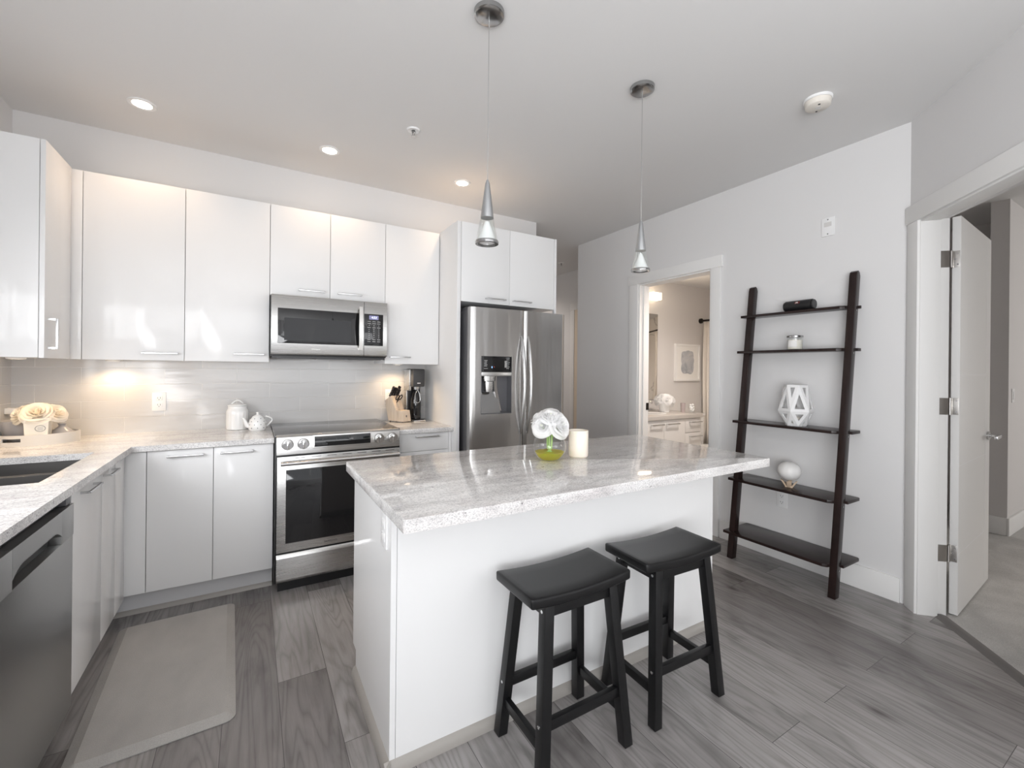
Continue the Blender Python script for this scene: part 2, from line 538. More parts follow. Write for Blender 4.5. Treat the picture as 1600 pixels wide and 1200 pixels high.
# ------------------------------------------------------------------ mesh builder
class MB:
    def __init__(self):
        self.bm = bmesh.new()

    def _bev(self, verts, bev, seg=2):
        if bev > 0:
            es = {e for v in verts for e in v.link_edges}
            bmesh.ops.bevel(self.bm, geom=list(es), offset=bev, segments=seg, affect='EDGES', profile=0.6, clamp_overlap=True)

    def box(self, x0, x1, y0, y1, z0, z1, bev=0.0, seg=2, mtx=None):
        bm = self.bm
        vs_ = [bm.verts.new((x, y, z)) for z in (z0, z1) for y in (y0, y1) for x in (x0, x1)]
        for f in ((0, 2, 3, 1), (4, 5, 7, 6), (0, 1, 5, 4), (2, 6, 7, 3), (0, 4, 6, 2), (1, 3, 7, 5)):
            bm.faces.new([vs_[i] for i in f])
        if mtx is not None:
            for v in vs_:
                v.co = mtx @ v.co
        self._bev(vs_, bev, seg)
        return self

    def hexa(self, bot, top, bev=0.0):
        """bot/top: four corners each, same winding."""
        bm = self.bm
        a = [bm.verts.new(p) for p in bot]
        b = [bm.verts.new(p) for p in top]
        bm.faces.new(a[::-1])
        bm.faces.new(b)
        for i in range(4):
            j = (i + 1) % 4
            bm.faces.new((a[i], a[j], b[j], b[i]))
        self._bev(a + b, bev)
        return self

    def prism(self, pts, z0, z1, bev=0.0, axis='z', mtx=None):
        """pts: plan polygon; axis z: (x,y), axis y: (x,z) pushed along y, axis x: (y,z) pushed along x."""
        def P(p, h):
            if axis == 'z':
                q = Vector((p[0], p[1], h))
            elif axis == 'y':
                q = Vector((p[0], h, p[1]))
            else:
                q = Vector((h, p[0], p[1]))
            return mtx @ q if mtx is not None else q
        bm = self.bm
        a = [bm.verts.new(P(p, z0)) for p in pts]
        b = [bm.verts.new(P(p, z1)) for p in pts]
        n = len(pts)
        fs = [bm.faces.new(a[::-1]), bm.faces.new(b)]
        for i in range(n):
            j = (i + 1) % n
            fs.append(bm.faces.new((a[i], a[j], b[j], b[i])))
        bmesh.ops.recalc_face_normals(bm, faces=fs)
        self._bev(a + b, bev)
        return self

    def cyl(self, p0, p1, r0, r1=None, seg=24, caps=True, bev=0.0):
        r1 = r0 if r1 is None else r1
        p0, p1 = Vector(p0), Vector(p1)
        ax = (p1 - p0).normalized()
        t = Vector((1, 0, 0)) if abs(ax.x) < 0.9 else Vector((0, 1, 0))
        u = ax.cross(t).normalized()
        w = ax.cross(u)
        bm = self.bm
        ra, rb = [], []
        for i in range(seg):
            a = 2 * PI * i / seg
            d = u * math.cos(a) + w * math.sin(a)
            ra.append(bm.verts.new(p0 + d * r0))
            rb.append(bm.verts.new(p1 + d * r1))
        for i in range(seg):
            j = (i + 1) % seg
            bm.faces.new((ra[i], ra[j], rb[j], rb[i]))
        if caps:
            fa = bm.faces.new(ra[::-1])
            fb = bm.faces.new(rb)
            if bev:
                bmesh.ops.bevel(bm, geom=list(fa.edges) + list(fb.edges), offset=bev, segments=2, affect='EDGES')
        return self

    def lathe(self, prof, c=(0, 0, 0), seg=32, close=False, sx=1.0, sy=1.0, a0=0.0, a1=2 * PI):
        """prof: (r, z) from the bottom up."""
        bm = self.bm
        full = abs(a1 - a0 - 2 * PI) < 1e-6
        n = seg if full else seg + 1
        rings = []
        for r, z in prof:
            if r < 1e-6:
                rings.append([bm.verts.new((c[0], c[1], c[2] + z))])
            else:
                rings.append([bm.verts.new((c[0] + sx * r * math.cos(a0 + (a1 - a0) * i / seg), c[1] + sy * r * math.sin(a0 + (a1 - a0) * i / seg), c[2] + z)) for i in range(n)])
        for A, B in zip(rings, rings[1:]):
            for i in range(seg):
                j = (i + 1) % n
                if len(A) == 1 and len(B) == 1:
                    continue
                if len(A) == 1:
                    bm.faces.new((A[0], B[j], B[i]))
                elif len(B) == 1:
                    bm.faces.new((A[i], A[j], B[0]))
                else:
                    bm.faces.new((A[i], A[j], B[j], B[i]))
        return self

    def tube(self, pts, r, seg=10, caps=True):
        pts = [Vector(p) for p in pts]
        bm = self.bm
        rings = []
        u = None
        for k, p in enumerate(pts):
            d = (pts[min(k + 1, len(pts) - 1)] - pts[max(k - 1, 0)]).normalized()
            if u is None:
                t = Vector((0, 0, 1)) if abs(d.z) < 0.9 else Vector((1, 0, 0))
                u = d.cross(t).normalized()
            else:
                u = (u - d * u.dot(d)).normalized()
            w = d.cross(u)
            rr = r[k] if isinstance(r, (list, tuple)) else r
            rings.append([bm.verts.new(p + (u * math.cos(2 * PI * i / seg) + w * math.sin(2 * PI * i / seg)) * rr) for i in range(seg)])
        for A, B in zip(rings, rings[1:]):
            for i in range(seg):
                j = (i + 1) % seg
                bm.faces.new((A[i], A[j], B[j], B[i]))
        if caps:
            bm.faces.new(rings[0][::-1])
            bm.faces.new(rings[-1])
        return self

    def grid(self, fn, nu, nv):
        bm = self.bm
        g = [[bm.verts.new(fn(i / nu, j / nv)) for j in range(nv + 1)] for i in range(nu + 1)]
        for i in range(nu):
            for j in range(nv):
                bm.faces.new((g[i][j], g[i + 1][j], g[i + 1][j + 1], g[i][j + 1]))
        return self

    def sphere(self, c, rx, ry=None, rz=None, nu=24, nv=14):
        ry = rx if ry is None else ry
        rz = rx if rz is None else rz
        prof = [(math.sin(PI * k / nv), -math.cos(PI * k / nv)) for k in range(nv + 1)]
        prof[0] = (0, -1)
        prof[-1] = (0, 1)
        bm = self.bm
        before = len(bm.verts)
        self.lathe(prof, (0, 0, 0), nu)
        bm.verts.ensure_lookup_table()
        for v in bm.verts[before:]:
            v.co = Vector((c[0] + v.co.x * rx, c[1] + v.co.y * ry, c[2] + v.co.z * rz))
        return self


def root_loc(o):
    v = Vector((0, 0, 0))
    while o is not None:
        v += o.location
        o = o.parent
    return v


def build(name, mb, mat, parent=None, local=False, smooth=40, recalc=True):
    """Link MB as ONE mesh object; world coordinates unless local."""
    me = bpy.data.meshes.new(name)
    bm = mb.bm
    if recalc:
        bmesh.ops.recalc_face_normals(bm, faces=bm.faces)
    bm.to_mesh(me)
    bm.free()
    me.materials.append(mat)
    o = bpy.data.objects.new(name, me)
    COL.objects.link(o)
    if parent is not None:
        if not local:
            me.transform(Matrix.Translation(-root_loc(parent)))
        o.parent = parent
    elif not local:
        # put the origin at the base centre
        xs = [v.co for v in me.vertices]
        lo = Vector((min(v.x for v in xs), min(v.y for v in xs), min(v.z for v in xs)))
        hi = Vector((max(v.x for v in xs), max(v.y for v in xs), max(v.z for v in xs)))
        c = Vector(((lo.x + hi.x) / 2, (lo.y + hi.y) / 2, lo.z))
        me.transform(Matrix.Translation(-c))
        o.location = c
    if smooth:
        me.shade_smooth()
        me.set_sharp_from_angle(angle=math.radians(smooth))
    return o


def tag(o, label, cat, group=None):
    o['label'] = label
    o['category'] = cat
    if group:
        o['group'] = group
    return o


def thing(name, label, cat, loc=(0, 0, 0), rotz=0.0, group=None):
    o = bpy.data.objects.new(name, None)
    o.empty_display_size = 0.05
    COL.objects.link(o)
    o.location = loc
    o.rotation_euler = (0, 0, rotz)
    return tag(o, label, cat, group)


def struct(name, mb, mat, parent=None, smooth=40):
    o = build(name, mb, mat, parent, smooth=smooth)
    if parent is None:
        o['kind'] = 'structure'
    return o


def dup(root, loc, label, rotz=None):
    def cp(o, par):
        c = o.copy()
        COL.objects.link(c)
        if par is not None:
            c.parent = par
        for ch in kids.get(o.name, ()):
            cp(ch, c)
        return c
    kids = {}
    for o in bpy.data.objects:
        if o.parent is not None:
            kids.setdefault(o.parent.name, []).append(o)
    r = cp(root, None)
    r.location = loc
    if rotz is not None:
        r.rotation_euler = (0, 0, rotz)
    r['label'] = label
    return r


def text(name, body, size, loc, rot, mat, parent, depth=0.0003, spacing=1.0):
    c = bpy.data.curves.new(name, 'FONT')
    c.body = body
    c.size = size
    c.extrude = depth
    c.align_x = 'CENTER'
    c.align_y = 'CENTER'
    c.space_character = spacing
    tmp = bpy.data.objects.new(name, c)
    COL.objects.link(tmp)
    dg = bpy.context.evaluated_depsgraph_get()
    me = bpy.data.meshes.new_from_object(tmp.evaluated_get(dg))
    bpy.data.objects.remove(tmp)
    me.name = name
    me.materials.clear()
    me.materials.append(mat)
    o = bpy.data.objects.new(name, me)
    COL.objects.link(o)
    o.parent = parent
    o.location = Vector(loc) - root_loc(parent)
    o.rotation_euler = rot
    return o


FACE_S = (PI / 2, 0, 0)          # text that faces -Y and reads along +X

# ------------------------------------------------------------------ main dimensions
H = 2.79
YB = 3.60        # back wall
XL = -1.185      # wall behind the sink run
XR = 3.26        # wall with the bathroom door
YU = 3.275       # fronts of the wall cabinets
YD = 3.002       # fronts of the base cabinets
CT = 0.914       # worktop height
WZ0, WZ1 = 1.372, 2.407

# ------------------------------------------------------------------ room shell
mb = MB()
mb.prism([(-1.4, -3.8), (2.26, -3.8), (2.26, -0.17), (3.345, 0.915), (3.40, 0.95), (3.32, 1.0), (3.32, 4.0), (4.2, 4.0), (4.2, 7.2), (-1.4, 7.2)], -0.05, 0.0)
struct('floor', mb, M['floor'])
mb = MB()
mb.prism([(2.26, -3.8), (9.2, -3.8), (9.2, 1.95), (3.44, 1.95), (3.44, 0.985), (3.336, 0.881), (2.26, -0.19)], -0.045, 0.004)
struct('floor_bedroom', mb, M['carpet'])
mb = MB().box(3.32, 6.1, 1.95, 3.9, -0.045, 0.001)
struct('floor_bathroom', mb, M['vanity_top'])
struct('ceiling', MB().box(-1.45, 9.25, -3.85, 7.25, H, H + 0.08), M['ceiling'])
struct('ceiling_bathroom', MB().box(3.38, 6.1, 2.0, 3.82, 2.47, 2.53), M['ceiling'])

struct('wall_back', MB().box(XL - 0.15, 2.403, YB, YB + 0.12, 0, H), M['wall'])
# side wall with the window over the sink and one in the living area
mb = MB()
mb.box(XL - 0.15, XL, 2.25, YB, 0, H).box(XL - 0.15, XL, 0.85, 2.25, 0, 1.06).box(XL - 0.15, XL, 0.85, 2.25, 1.80, H)
mb.box(XL - 0.15, XL, -0.40, 0.85, 0, H).box(XL - 0.15, XL, -3.30, -0.40, 0, 0.20).box(XL - 0.15, XL, -3.30, -0.40, 2.12, H).box(XL - 0.15, XL, -3.75, -3.30, 0, H)
struct('wall_left', mb, M['wall'])
# rear wall with a wide window
mb = MB()
mb.box(XL, -1.05, -3.75, -3.6, 0, H).box(2.12, 2.32, -3.75, -3.6, 0, H).box(-1.05, 2.12, -3.75, -3.6, 0, 0.28).box(-1.05, 2.12, -3.75, -3.6, 2.52, H)
struct('wall_rear', mb, M['wall'])


def window_frame(name, axis, a0, a1, z0, z1, c0, c1, cols):
    m_ = MB()
    t = 0.05

    def bx(u0, u1, w0, w1):
        if axis == 'x':
            m_.box(u0, u1, c0, c1, w0, w1)
        else:
            m_.box(c0, c1, u0, u1, w0, w1)
    bx(a0, a1, z0, z0 + t)
    bx(a0, a1, z1 - t, z1)
    for k in range(cols + 1):
        u = a0 + (a1 - a0 - t) * k / cols
        bx(u, u + t, z0 + t, z1 - t)
    struct(name, m_, M['trim'])


window_frame('window_1', 'x', -1.05, 2.12, 0.28, 2.52, -3.70, -3.64, 3)
window_frame('window_2', 'y', -3.30, -0.40, 0.20, 2.12, XL - 0.10, XL - 0.04, 2)
window_frame('window_3', 'y', 0.85, 2.25, 1.06, 1.80, XL - 0.10, XL - 0.04, 2)

DO0, DO1, DOZ = 2.265, 3.065, 2.19        # bathroom doorway
mb = MB()
mb.box(XR, XR + 0.12, 1.0, DO0, 0, H).box(XR, XR + 0.12, DO0, DO1, DOZ, H).box(XR, XR + 0.12, DO1, 4.0, 0, H)
mb.prism([(3.26, 1.0), (3.38, 1.0), (3.38, 0.93), (3.355, 0.9045)], 0, H)
struct('wall_right', mb, M['wall'])
# angled wall with the bedroom doorway; local axes: s along the wall, n into the bedroom
DG = Matrix(((-0.70711, 0.70711, 0, 3.26), (-0.70711, -0.70711, 0, 1.0), (0, 0, 1, 0), (0, 0, 0, 1)))
mb = MB()
mb.box(0.0, 0.080, 0, 0.135, 0, H, mtx=DG).box(0.080, 0.93, 0, 0.135, 2.195, H, mtx=DG).box(0.93, 1.5, 0, 0.135, 0, H, mtx=DG)
struct('wall_diagonal', mb, M['wall'])
struct('wall_living', MB().box(2.2, 2.32, -3.6, -0.05, 0, H), M['wall'])
# hall beyond the fridge
struct('wall_hall', MB().box(4.03, 4.15, 3.92, 7.1, 0, H), M['wall'])
struct('wall_hall_end', MB().box(2.2, 4.15, 7.1, 7.2, 0, H), M['wall'])
struct('wall_hall_side', MB().box(2.28, 2.403, YB + 0.12, 7.1, 0, H), M['wall'])
# bathroom
mb = MB().box(3.38, 6.1, 3.80, 3.92, 0, H)
struct('wall_bathroom_back', mb, M['wall_bed'])
struct('wall_bathroom_side', MB().box(3.38, 6.1, 1.90, 2.0, 0, H), M['wall_bed'])
struct('wall_bathroom_marble', MB().box(5.98, 6.1, 2.0, 3.8, 0, 2.47), M['marble'])
# bedroom
struct('wall_bedroom_end', MB().box(9.05, 9.2, -3.6, 1.01, 0, H), M['wall_bed'])
struct('wall_bedroom_partition', MB().box(5.37, 9.2, 1.01, 1.12, 0, H), M['wall_bed'])
struct('wall_bedroom_closet', MB().box(6.1, 6.2, 1.12, 1.95, 0, H), M['wall_bed'])
struct('wall_bedroom_rear', MB().box(2.32, 6.4, -3.6, -3.5, 0, H).box(8.8, 9.2, -3.6, -3.5, 0, H).box(6.4, 8.8, -3.6, -3.5, 0, 0.6).box(6.4, 8.8, -3.6, -3.5, 2.4, H), M['wall_bed'])
window_frame('window_4', 'x', 6.4, 8.8, 0.6, 2.4, -3.55, -3.51, 2)

# baseboards
mb = MB()
mb.box(XR - 0.014, XR, 1.03, DO0 - 0.095, 0, 0.143, 0.003).box(XR - 0.014, XR, DO1 + 0.10, 4.0, 0, 0.143, 0.003)
struct('baseboard_right', mb, M['trim'])
mb = MB()
mb.box(5.355, 9.0, 0.995, 1.01, 0.004, 0.150, 0.003).box(5.355, 5.37, 1.01, 1.12, 0.004, 0.150, 0.003)
struct('baseboard_bedroom', mb, M['trim'])
# bathroom door casing and jamb
mb = MB()
mb.box(XR - 0.018, XR, DO0 - 0.085, DO0 + 0.004, 0, DOZ, 0.003).box(XR - 0.018, XR, DO1 - 0.004, DO1 + 0.105, 0, DOZ, 0.003)
mb.box(XR - 0.024, XR, DO0 - 0.10, DO1 + 0.118, DOZ - 0.005, DOZ + 0.09, 0.003)
mb.box(XR - 0.002, XR + 0.13, DO1 - 0.018, DO1 + 0.001, 0, DOZ).box(XR - 0.002, XR + 0.13, DO0 - 0.001, DO0 + 0.018, 0, DOZ).box(XR - 0.0015, XR + 0.1295, DO0 + 0.0185, DO1 - 0.0185, DOZ - 0.018, DOZ + 0.0005)
mb.box(XR + 0.045, XR + 0.085, DO1 - 0.030, DO1 - 0.016, 0, DOZ)
struct('trim_1', mb, M['trim'])
struct('trim_2', MB().box(XR + 0.10, XR + 0.133, DO1 - 0.024, DO1 - 0.017, 0.95, 1.02, 0.002), M['bronze'])
# bedroom door casing and jamb
mb = MB()
mb.box(0.006, 0.096, -0.018, 0, 0, 2.197, 0.003, mtx=DG).box(0.935, 1.025, -0.018, 0, 0, 2.197, 0.003, mtx=DG)
mb.box(-0.006, 1.04, -0.022, 0, 2.192, 2.292, 0.003, mtx=DG)
mb.box(0.078, 0.102, -0.006, 0.088, 0, 2.195, 0.002, mtx=DG).box(0.078, 0.086, 0.086, 0.137, 0, 2.20, 0.001, mtx=DG)
mb.box(0.922, 0.94, -0.006, 0.152, 0, 2.195, 0.002, mtx=DG).box(0.103, 0.921, -0.0055, 0.0845, 2.183, 2.20, 0.002, mtx=DG)
struct('trim_3', mb, M['trim'])
mb = MB().prism([(-0.006, 0.0), (0.052, 0.0), (0.050, 0.008), (0.03, 0.013), (0.012, 0.012)], 0.09, 0.935, axis='x',
                mtx=DG @ Matrix.Translation((0, 0.082, 0)))
struct('trim_4', mb, M['threshold'])
# a doorway in the hall
mb = MB()
mb.box(4.012, 4.03, 5.00, 5.09, 0, 2.21, 0.003).box(4.012, 4.03, 4.05, 5.10, 2.21, 2.31, 0.003)
struct('trim_5', mb, M['trim'])
struct('door_2', MB().box(4.018, 4.03, 4.10, 5.00, 0.01, 2.21), pm('hall_door_paint', (0.72, 0.62, 0.50), 0.4))

# bedroom door leaf
DA = math.atan2(0.062, 0.998)
door = bpy.data.objects.new('door_1', None)
COL.objects.link(door)
door.location = (3.332, 0.806, 0)
door.rotation_euler = (0, 0, DA)
door['kind'] = 'structure'
mb = MB().box(0, 0.785, 0, 0.035, 0.012, 2.205, 0.0015)
leaf = build('leaf', mb, M['trim'], door, local=True)
mb = MB()
for z in (0.345, 0.83, 1.33):
    mb.box(0.0, 0.66, -0.0004, 0.001, z, z + 0.005)
mb.box(0.66, 0.665, -0.0004, 0.001, 0.012, 2.2)
build('groove', mb, M['white_plastic'], leaf, local=True)
mb = MB().cyl((0.725, 0.0, 0.945), (0.725, -0.012, 0.945), 0.026, bev=0.002).cyl((0.725, -0.01, 0.945), (0.725, -0.05, 0.945), 0.010)
mb.box(0.60, 0.735, -0.062, -0.044, 0.935, 0.955, 0.004)
mb.cyl((0.725, 0.035, 0.945), (0.725, 0.047, 0.945), 0.026, bev=0.002).cyl((0.725, 0.04, 0.945), (0.725, 0.085, 0.945), 0.010)
build('handle', mb, M['handle'], door, local=True)
DGI = Matrix.Rotation(-DA, 4, 'Z') @ Matrix.Translation((-3.332, -0.806, 0)) @ DG
for z in (1.97, 1.158, 0.348):
    mb = MB()
    mb.box(-0.0022, 0.0, 0.003, 0.033, z - 0.046, z + 0.046, 0.0008)
    mb.box(0.0850, 0.0875, 0.090, 0.136, z - 0.046, z + 0.046, 0.0008, mtx=DGI)
    mb.cyl((-0.020, 0.034, z - 0.046), (-0.020, 0.034, z + 0.046), 0.0065, seg=12)
    mb.box(-0.020, 0.0, 0.030, 0.034, z - 0.046, z + 0.046)
    h_ = build('hinge', mb, M['hinge'], door, local=True)
    mb = MB()
    for dz in (-0.03, 0.0, 0.03):
        mb.cyl((-0.0024, 0.012 + 0.010 * (dz == 0), z + dz), (-0.0034, 0.012 + 0.010 * (dz == 0), z + dz), 0.004, seg=10)
    build('screw', mb, M['dark_chrome'], h_, local=True)

# tiled backsplash
struct('wall_tile_back', MB().box(XL, 1.272, YB - 0.008, YB, 0.90, WZ0 + 0.45), M['tile'])
struct('wall_tile_side', MB().box(XL, XL + 0.008, 2.62, YB - 0.008, 0.90, WZ0 + 0.02), M['tile_side'])


# ------------------------------------------------------------------ cabinets
def bar_handle(parent, a, b, z, y, out=0.032, t=0.0085, local_axis='x'):
    """Slim bar pull; axis x: along x at front plane y (stands towards -y); axis y: along y at front plane x=y (stands towards +x)."""
    m_ = MB()
    if local_axis == 'x':
        m_.box(a, b, y - out, y - out + t, z - t / 2, z + t / 2, 0.0012)
        m_.box(a, a + t, y - out + t, y, z - t / 2, z + t / 2).box(b - t, b, y - out + t, y, z - t / 2, z + t / 2)
    elif local_axis == 'y':
        m_.box(y + out - t, y + out, a, b, z - t / 2, z + t / 2, 0.0012)
        m_.box(y, y + out - t, a, a + t, z - t / 2, z + t / 2).box(y, y + out - t, b - t, b, z - t / 2, z + t / 2)
    build('handle', m_, M['handle'], parent)


G2 = 0.0015   # half the gap between doors


def wall_unit(label, x0, x1, z0, z1, yf, yb, doors, name='wall_cabinet', loc=None, mat=None):
    """doors: (xa, xb, handle a, handle b, handle z)"""
    t = thing(name, label, 'cabinet', ((x0 + x1) / 2, (yf + yb) / 2, z0), group='white gloss wall cabinets')
    build('body', MB().box(x0 + 0.0005, x1 - 0.0005, yf + 0.0205, yb, z0, z1, 0.001), M['gloss'], t)
    for xa, xb, ha, hb, hz in doors:
        d = build('door', MB().box(xa + G2, xb - G2, yf, yf + 0.019, z0 - 0.002, z1, 0.0012), M['gloss'], t)
        if ha is not None:
            bar_handle(d, ha, hb, hz, yf)
    return t


# run above the sink: end panel and one door that faces the room
t = thing('wall_cabinet', 'white gloss wall cabinet with a bright end panel and upright handle above the tray', 'cabinet', (-1.01, 3.25, WZ0), group='white gloss wall cabinets')
build('body', MB().box(XL, -0.872, 2.923, YB - 0.008, WZ0, WZ1, 0.001), M['gloss'], t)
d = build('door', MB().box(-0.869, -0.850, 2.921, 3.262, WZ0 - 0.002, WZ1, 0.0012), M['gloss'], t)
mb = MB()
mb.box(-0.824, -0.8155, 2.966, 2.975, 1.415, 1.563, 0.0012).box(-0.850, -0.824, 2.966, 2.975, 1.415, 1.4235).box(-0.850, -0.824, 2.966, 2.975, 1.5545, 1.563)
build('handle', mb, M['handle'], d)
# corner filler + first door
t = wall_unit('white gloss corner wall cabinet with a narrow filler strip beside its wide door', -0.871, -0.352, WZ0, WZ1, YU, YB - 0.008,
              [(-0.807, -0.352, -0.548, -0.380, 1.412)])
build('filler', MB().box(-0.8705, -0.807 - G2, YU, YU + 0.019, WZ0 - 0.002, WZ1, 0.0012), M['gloss'], t)
wall_unit('white gloss single door wall cabinet between the corner unit and the microwave', -0.352, 0.095, WZ0, WZ1, YU, YB - 0.008,
          [(-0.352, 0.095, -0.100, 0.067, 1.418)])
wall_unit('short white two door wall cabinet directly above the microwave', 0.095, 0.845, 1.812, WZ1, YU, YB - 0.008,
          [(0.095, 0.463, 0.265, 0.428, 1.858), (0.463, 0.845, 0.511, 0.675, 1.858)])
wall_unit('white gloss wall cabinet above the knife block and soda maker', 0.845, 1.268, WZ0, WZ1, YU, YB - 0.008,
          [(0.845, 1.268, 0.881, 1.035, 1.421)])
wall_unit('grey white two door cabinet above the fridge', 1.302, 2.157, 1.835, 2.415, 2.93, YB,
          [(1.302, 1.712, 1.500, 1.668, 1.868), (1.712, 2.136, 1.738, 1.902, 1.868)])
p = build('tall_panel', MB().box(1.272, 1.300, 2.93, YB, 0, 2.415, 0.001), M['gloss'])
tag(p, 'tall white gloss panel standing between the worktop and the fridge', 'panel')
p = build('end_panel', MB().box(2.136 + G2, 2.157, 2.926, 2.949, 1.80, 2.415, 0.001), M['gloss'])
p.name = 'edge_strip'
tag(p, 'narrow white strip along the outer edge of the fridge cabinet', 'panel')

# base cabinets along the back wall
t = thing('base_cabinet', 'white two door base cabinet beside the oven range', 'cabinet', (-0.18, 3.3, 0), group='white base cabinets')
build('body', MB().box(-0.480, 0.116, YD + 0.021, YB - 0.01, 0.125, CT - 0.031, 0.001), M['gloss'], t)
for xa, xb, ha, hb in ((-0.480, -0.184, -0.392, -0.228), (-0.184, 0.116, -0.151, 0.011)):
    d = build('door', MB().box(xa + G2, xb - G2, YD, YD + 0.019, 0.125, CT - 0.036, 0.0012), M['gloss'], t)
    bar_handle(d, ha, hb, 0.845, YD)
k = build('toe_kick', MB().box(-0.62, 0.116, 3.068, 3.084, 0.0, 0.125), M['kick'], t)
build('quarter_round', MB().prism([(3.068, 0.0), (3.050, 0.0), (3.053, 0.010), (3.061, 0.019), (3.068, 0.022)], -0.62, 0.116, axis='x'), M['grey_trim'], k)
# corner post and the sink run, which faces +X
t = thing('sink_cabinet', 'white gloss sink base cabinet with two doors beside the dishwasher', 'cabinet', (-0.87, 2.6, 0), group='white base cabinets')
XD = -0.566
build('body', MB().box(XL + 0.02, XD - 0.021, 2.205, 3.02, 0.115, 0.70, 0.001), M['gloss'], t)
for ya, yb_, ha, hb in ((2.203, 2.586, 2.30, 2.463), (2.586, 2.807, 2.521, 2.691)):
    d = build('door', MB().box(XD - 0.019, XD, ya + G2, yb_ - G2, 0.115, CT - 0.036, 0.0012), M['gloss'], t)
    if ha < 2.5:
        bar_handle(d, ha, hb, 0.843, XD, local_axis='y')
    else:
        bar_handle(d, 2.60, 2.745, 0.846, XD, local_axis='y')
build('corner_filler', MB().box(XD - 0.019, XD, 2.807 + G2, 2.985, 0.115, CT - 0.036, 0.0012).box(XD - 0.019, -0.480 - G2, YD, YD + 0.019, 0.125, CT - 0.036, 0.0012), M['gloss'], t)
build('toe_kick', MB().box(XD - 0.085, XD - 0.069, 2.205, 3.06, 0.0, 0.115), M['kick'], t)
# drawer base beside the range
t = thing('drawer_cabinet', 'white drawer base cabinet between the range and the tall panel', 'cabinet', (1.07, 3.3, 0), group='white base cabinets')
build('body', MB().box(0.880, 1.270, YD + 0.021, YB - 0.01, 0.125, CT - 0.031, 0.001), M['gloss'], t)
d = build('drawer', MB().box(0.880 + G2, 1.245 - G2, YD, YD + 0.019, 0.752, CT - 0.036, 0.0012), M['gloss'], t)
bar_handle(d, 0.994, 1.165, 0.855, YD)
for z0, z1 in ((0.44, 0.749), (0.125, 0.437)):
    d = build('drawer', MB().box(0.880 + G2, 1.245 - G2, YD, YD + 0.019, z0, z1, 0.0012), M['gloss'], t)
    bar_handle(d, 0.994, 1.165, z1 - 0.05, YD)
build('filler', MB().box(1.245 + G2, 1.270, YD, YD + 0.019, 0.125, CT - 0.036, 0.0012), M['gloss'], t)
build('toe_kick', MB().box(0.880, 1.270, 3.068, 3.084, 0.0, 0.125), M['kick'], t)

# worktops
SX0, SX1, SY0, SY1 = -1.06, -0.655, 2.215, 2.861       # sink cut-out
YE = 0.55
XF, YF = -0.537, 2.972
top = MB()
for poly in ([(XL + 0.008, SY1), (XF, SY1), (XF, YF), (0.117, YF), (0.117, YB - 0.008), (XL + 0.008, YB - 0.008)],
             [(XL + 0.008, YE), (XF, YE), (XF, SY0), (XL + 0.008, SY0)]):
    top.prism(poly, CT - 0.03, CT)
top.box(XL + 0.008, SX0, SY0, SY1, CT - 0.03, CT).box(SX1, XF, SY0, SY1, CT - 0.03, CT)
bmesh.ops.remove_doubles(top.bm, verts=top.bm.verts, dist=0.0005)
# dissolve inner faces left between the pieces
inner = [f for f in top.bm.faces if abs(f.normal.z) < 0.1 and any(abs(f.calc_center_median().y - y) < 1e-3 for y in (SY0, SY1))
         and (f.calc_center_median().x < SX0 - 0.001 or f.calc_center_median().x > SX1 + 0.001) and f.calc_center_median().x < XF + 0.01]
bmesh.ops.delete(top.bm, geom=inner, context='FACES')
o = build('worktop', top, M['granite'], recalc=True)
tag(o, 'speckled pale granite worktop turning the corner around the sink', 'worktop', 'granite worktops')
o = build('worktop', MB().box(0.872, 1.271, 2.965, YB - 0.008, CT - 0.03, CT, 0.002), M['granite'])
tag(o, 'small granite worktop under the knife block and soda maker', 'worktop', 'granite worktops')

# sink
t = thing('kitchen_sink', 'dark steel double bowl sink set under the granite worktop', 'sink', (-0.86, 2.5, 0.70), group=None)
mb = MB()


def bowl(m_, x0, x1, y0, y1, z0, z1, th=0.006):
    m_.box(x0, x1, y0, y1, z0, z0 + th).box(x0, x0 + th, y0, y1, z0, z1).box(x1 - th, x1, y0, y1, z0, z1).box(x0, x1, y0, y0 + th, z0, z1).box(x0, x1, y1 - th, y1, z0, z1)


DIV = 2.555
bowl(mb, SX0 - 0.012, SX1 + 0.012, DIV + 0.01, SY1 + 0.012, 0.715, CT - 0.031)
build('bowl', mb, M['sink_steel'], t)
mb = MB()
bowl(mb, SX0 - 0.012, SX1 + 0.012, SY0 - 0.012, DIV - 0.01, 0.715, CT - 0.031)
build('bowl', mb, M['sink_steel'], t)
build('divider', MB().box(SX0 - 0.012, SX1 + 0.012, DIV - 0.014, DIV + 0.014, 0.855, 0.876, 0.005), M['satin'], t)
for y in (2.72, 2.34):
    build('drain', MB().cyl((-0.86, y, 0.721), (-0.86, y, 0.725), 0.045), M['steel'], t)

# dishwasher
t = thing('dishwasher', 'stainless dishwasher with a pocket handle under the granite worktop', 'dishwasher', (-0.87, 1.9, 0))
DX = -0.560
build('body', MB().box(XL + 0.03, DX - 0.045, 1.605, 2.198, 0.02, CT - 0.035), M['dark_grey'], t)
d = build('door', MB().box(DX - 0.04, DX, 1.602, 2.200, 0.09, 0.718, 0.002), M['steel_dw'], t)
mb = MB()
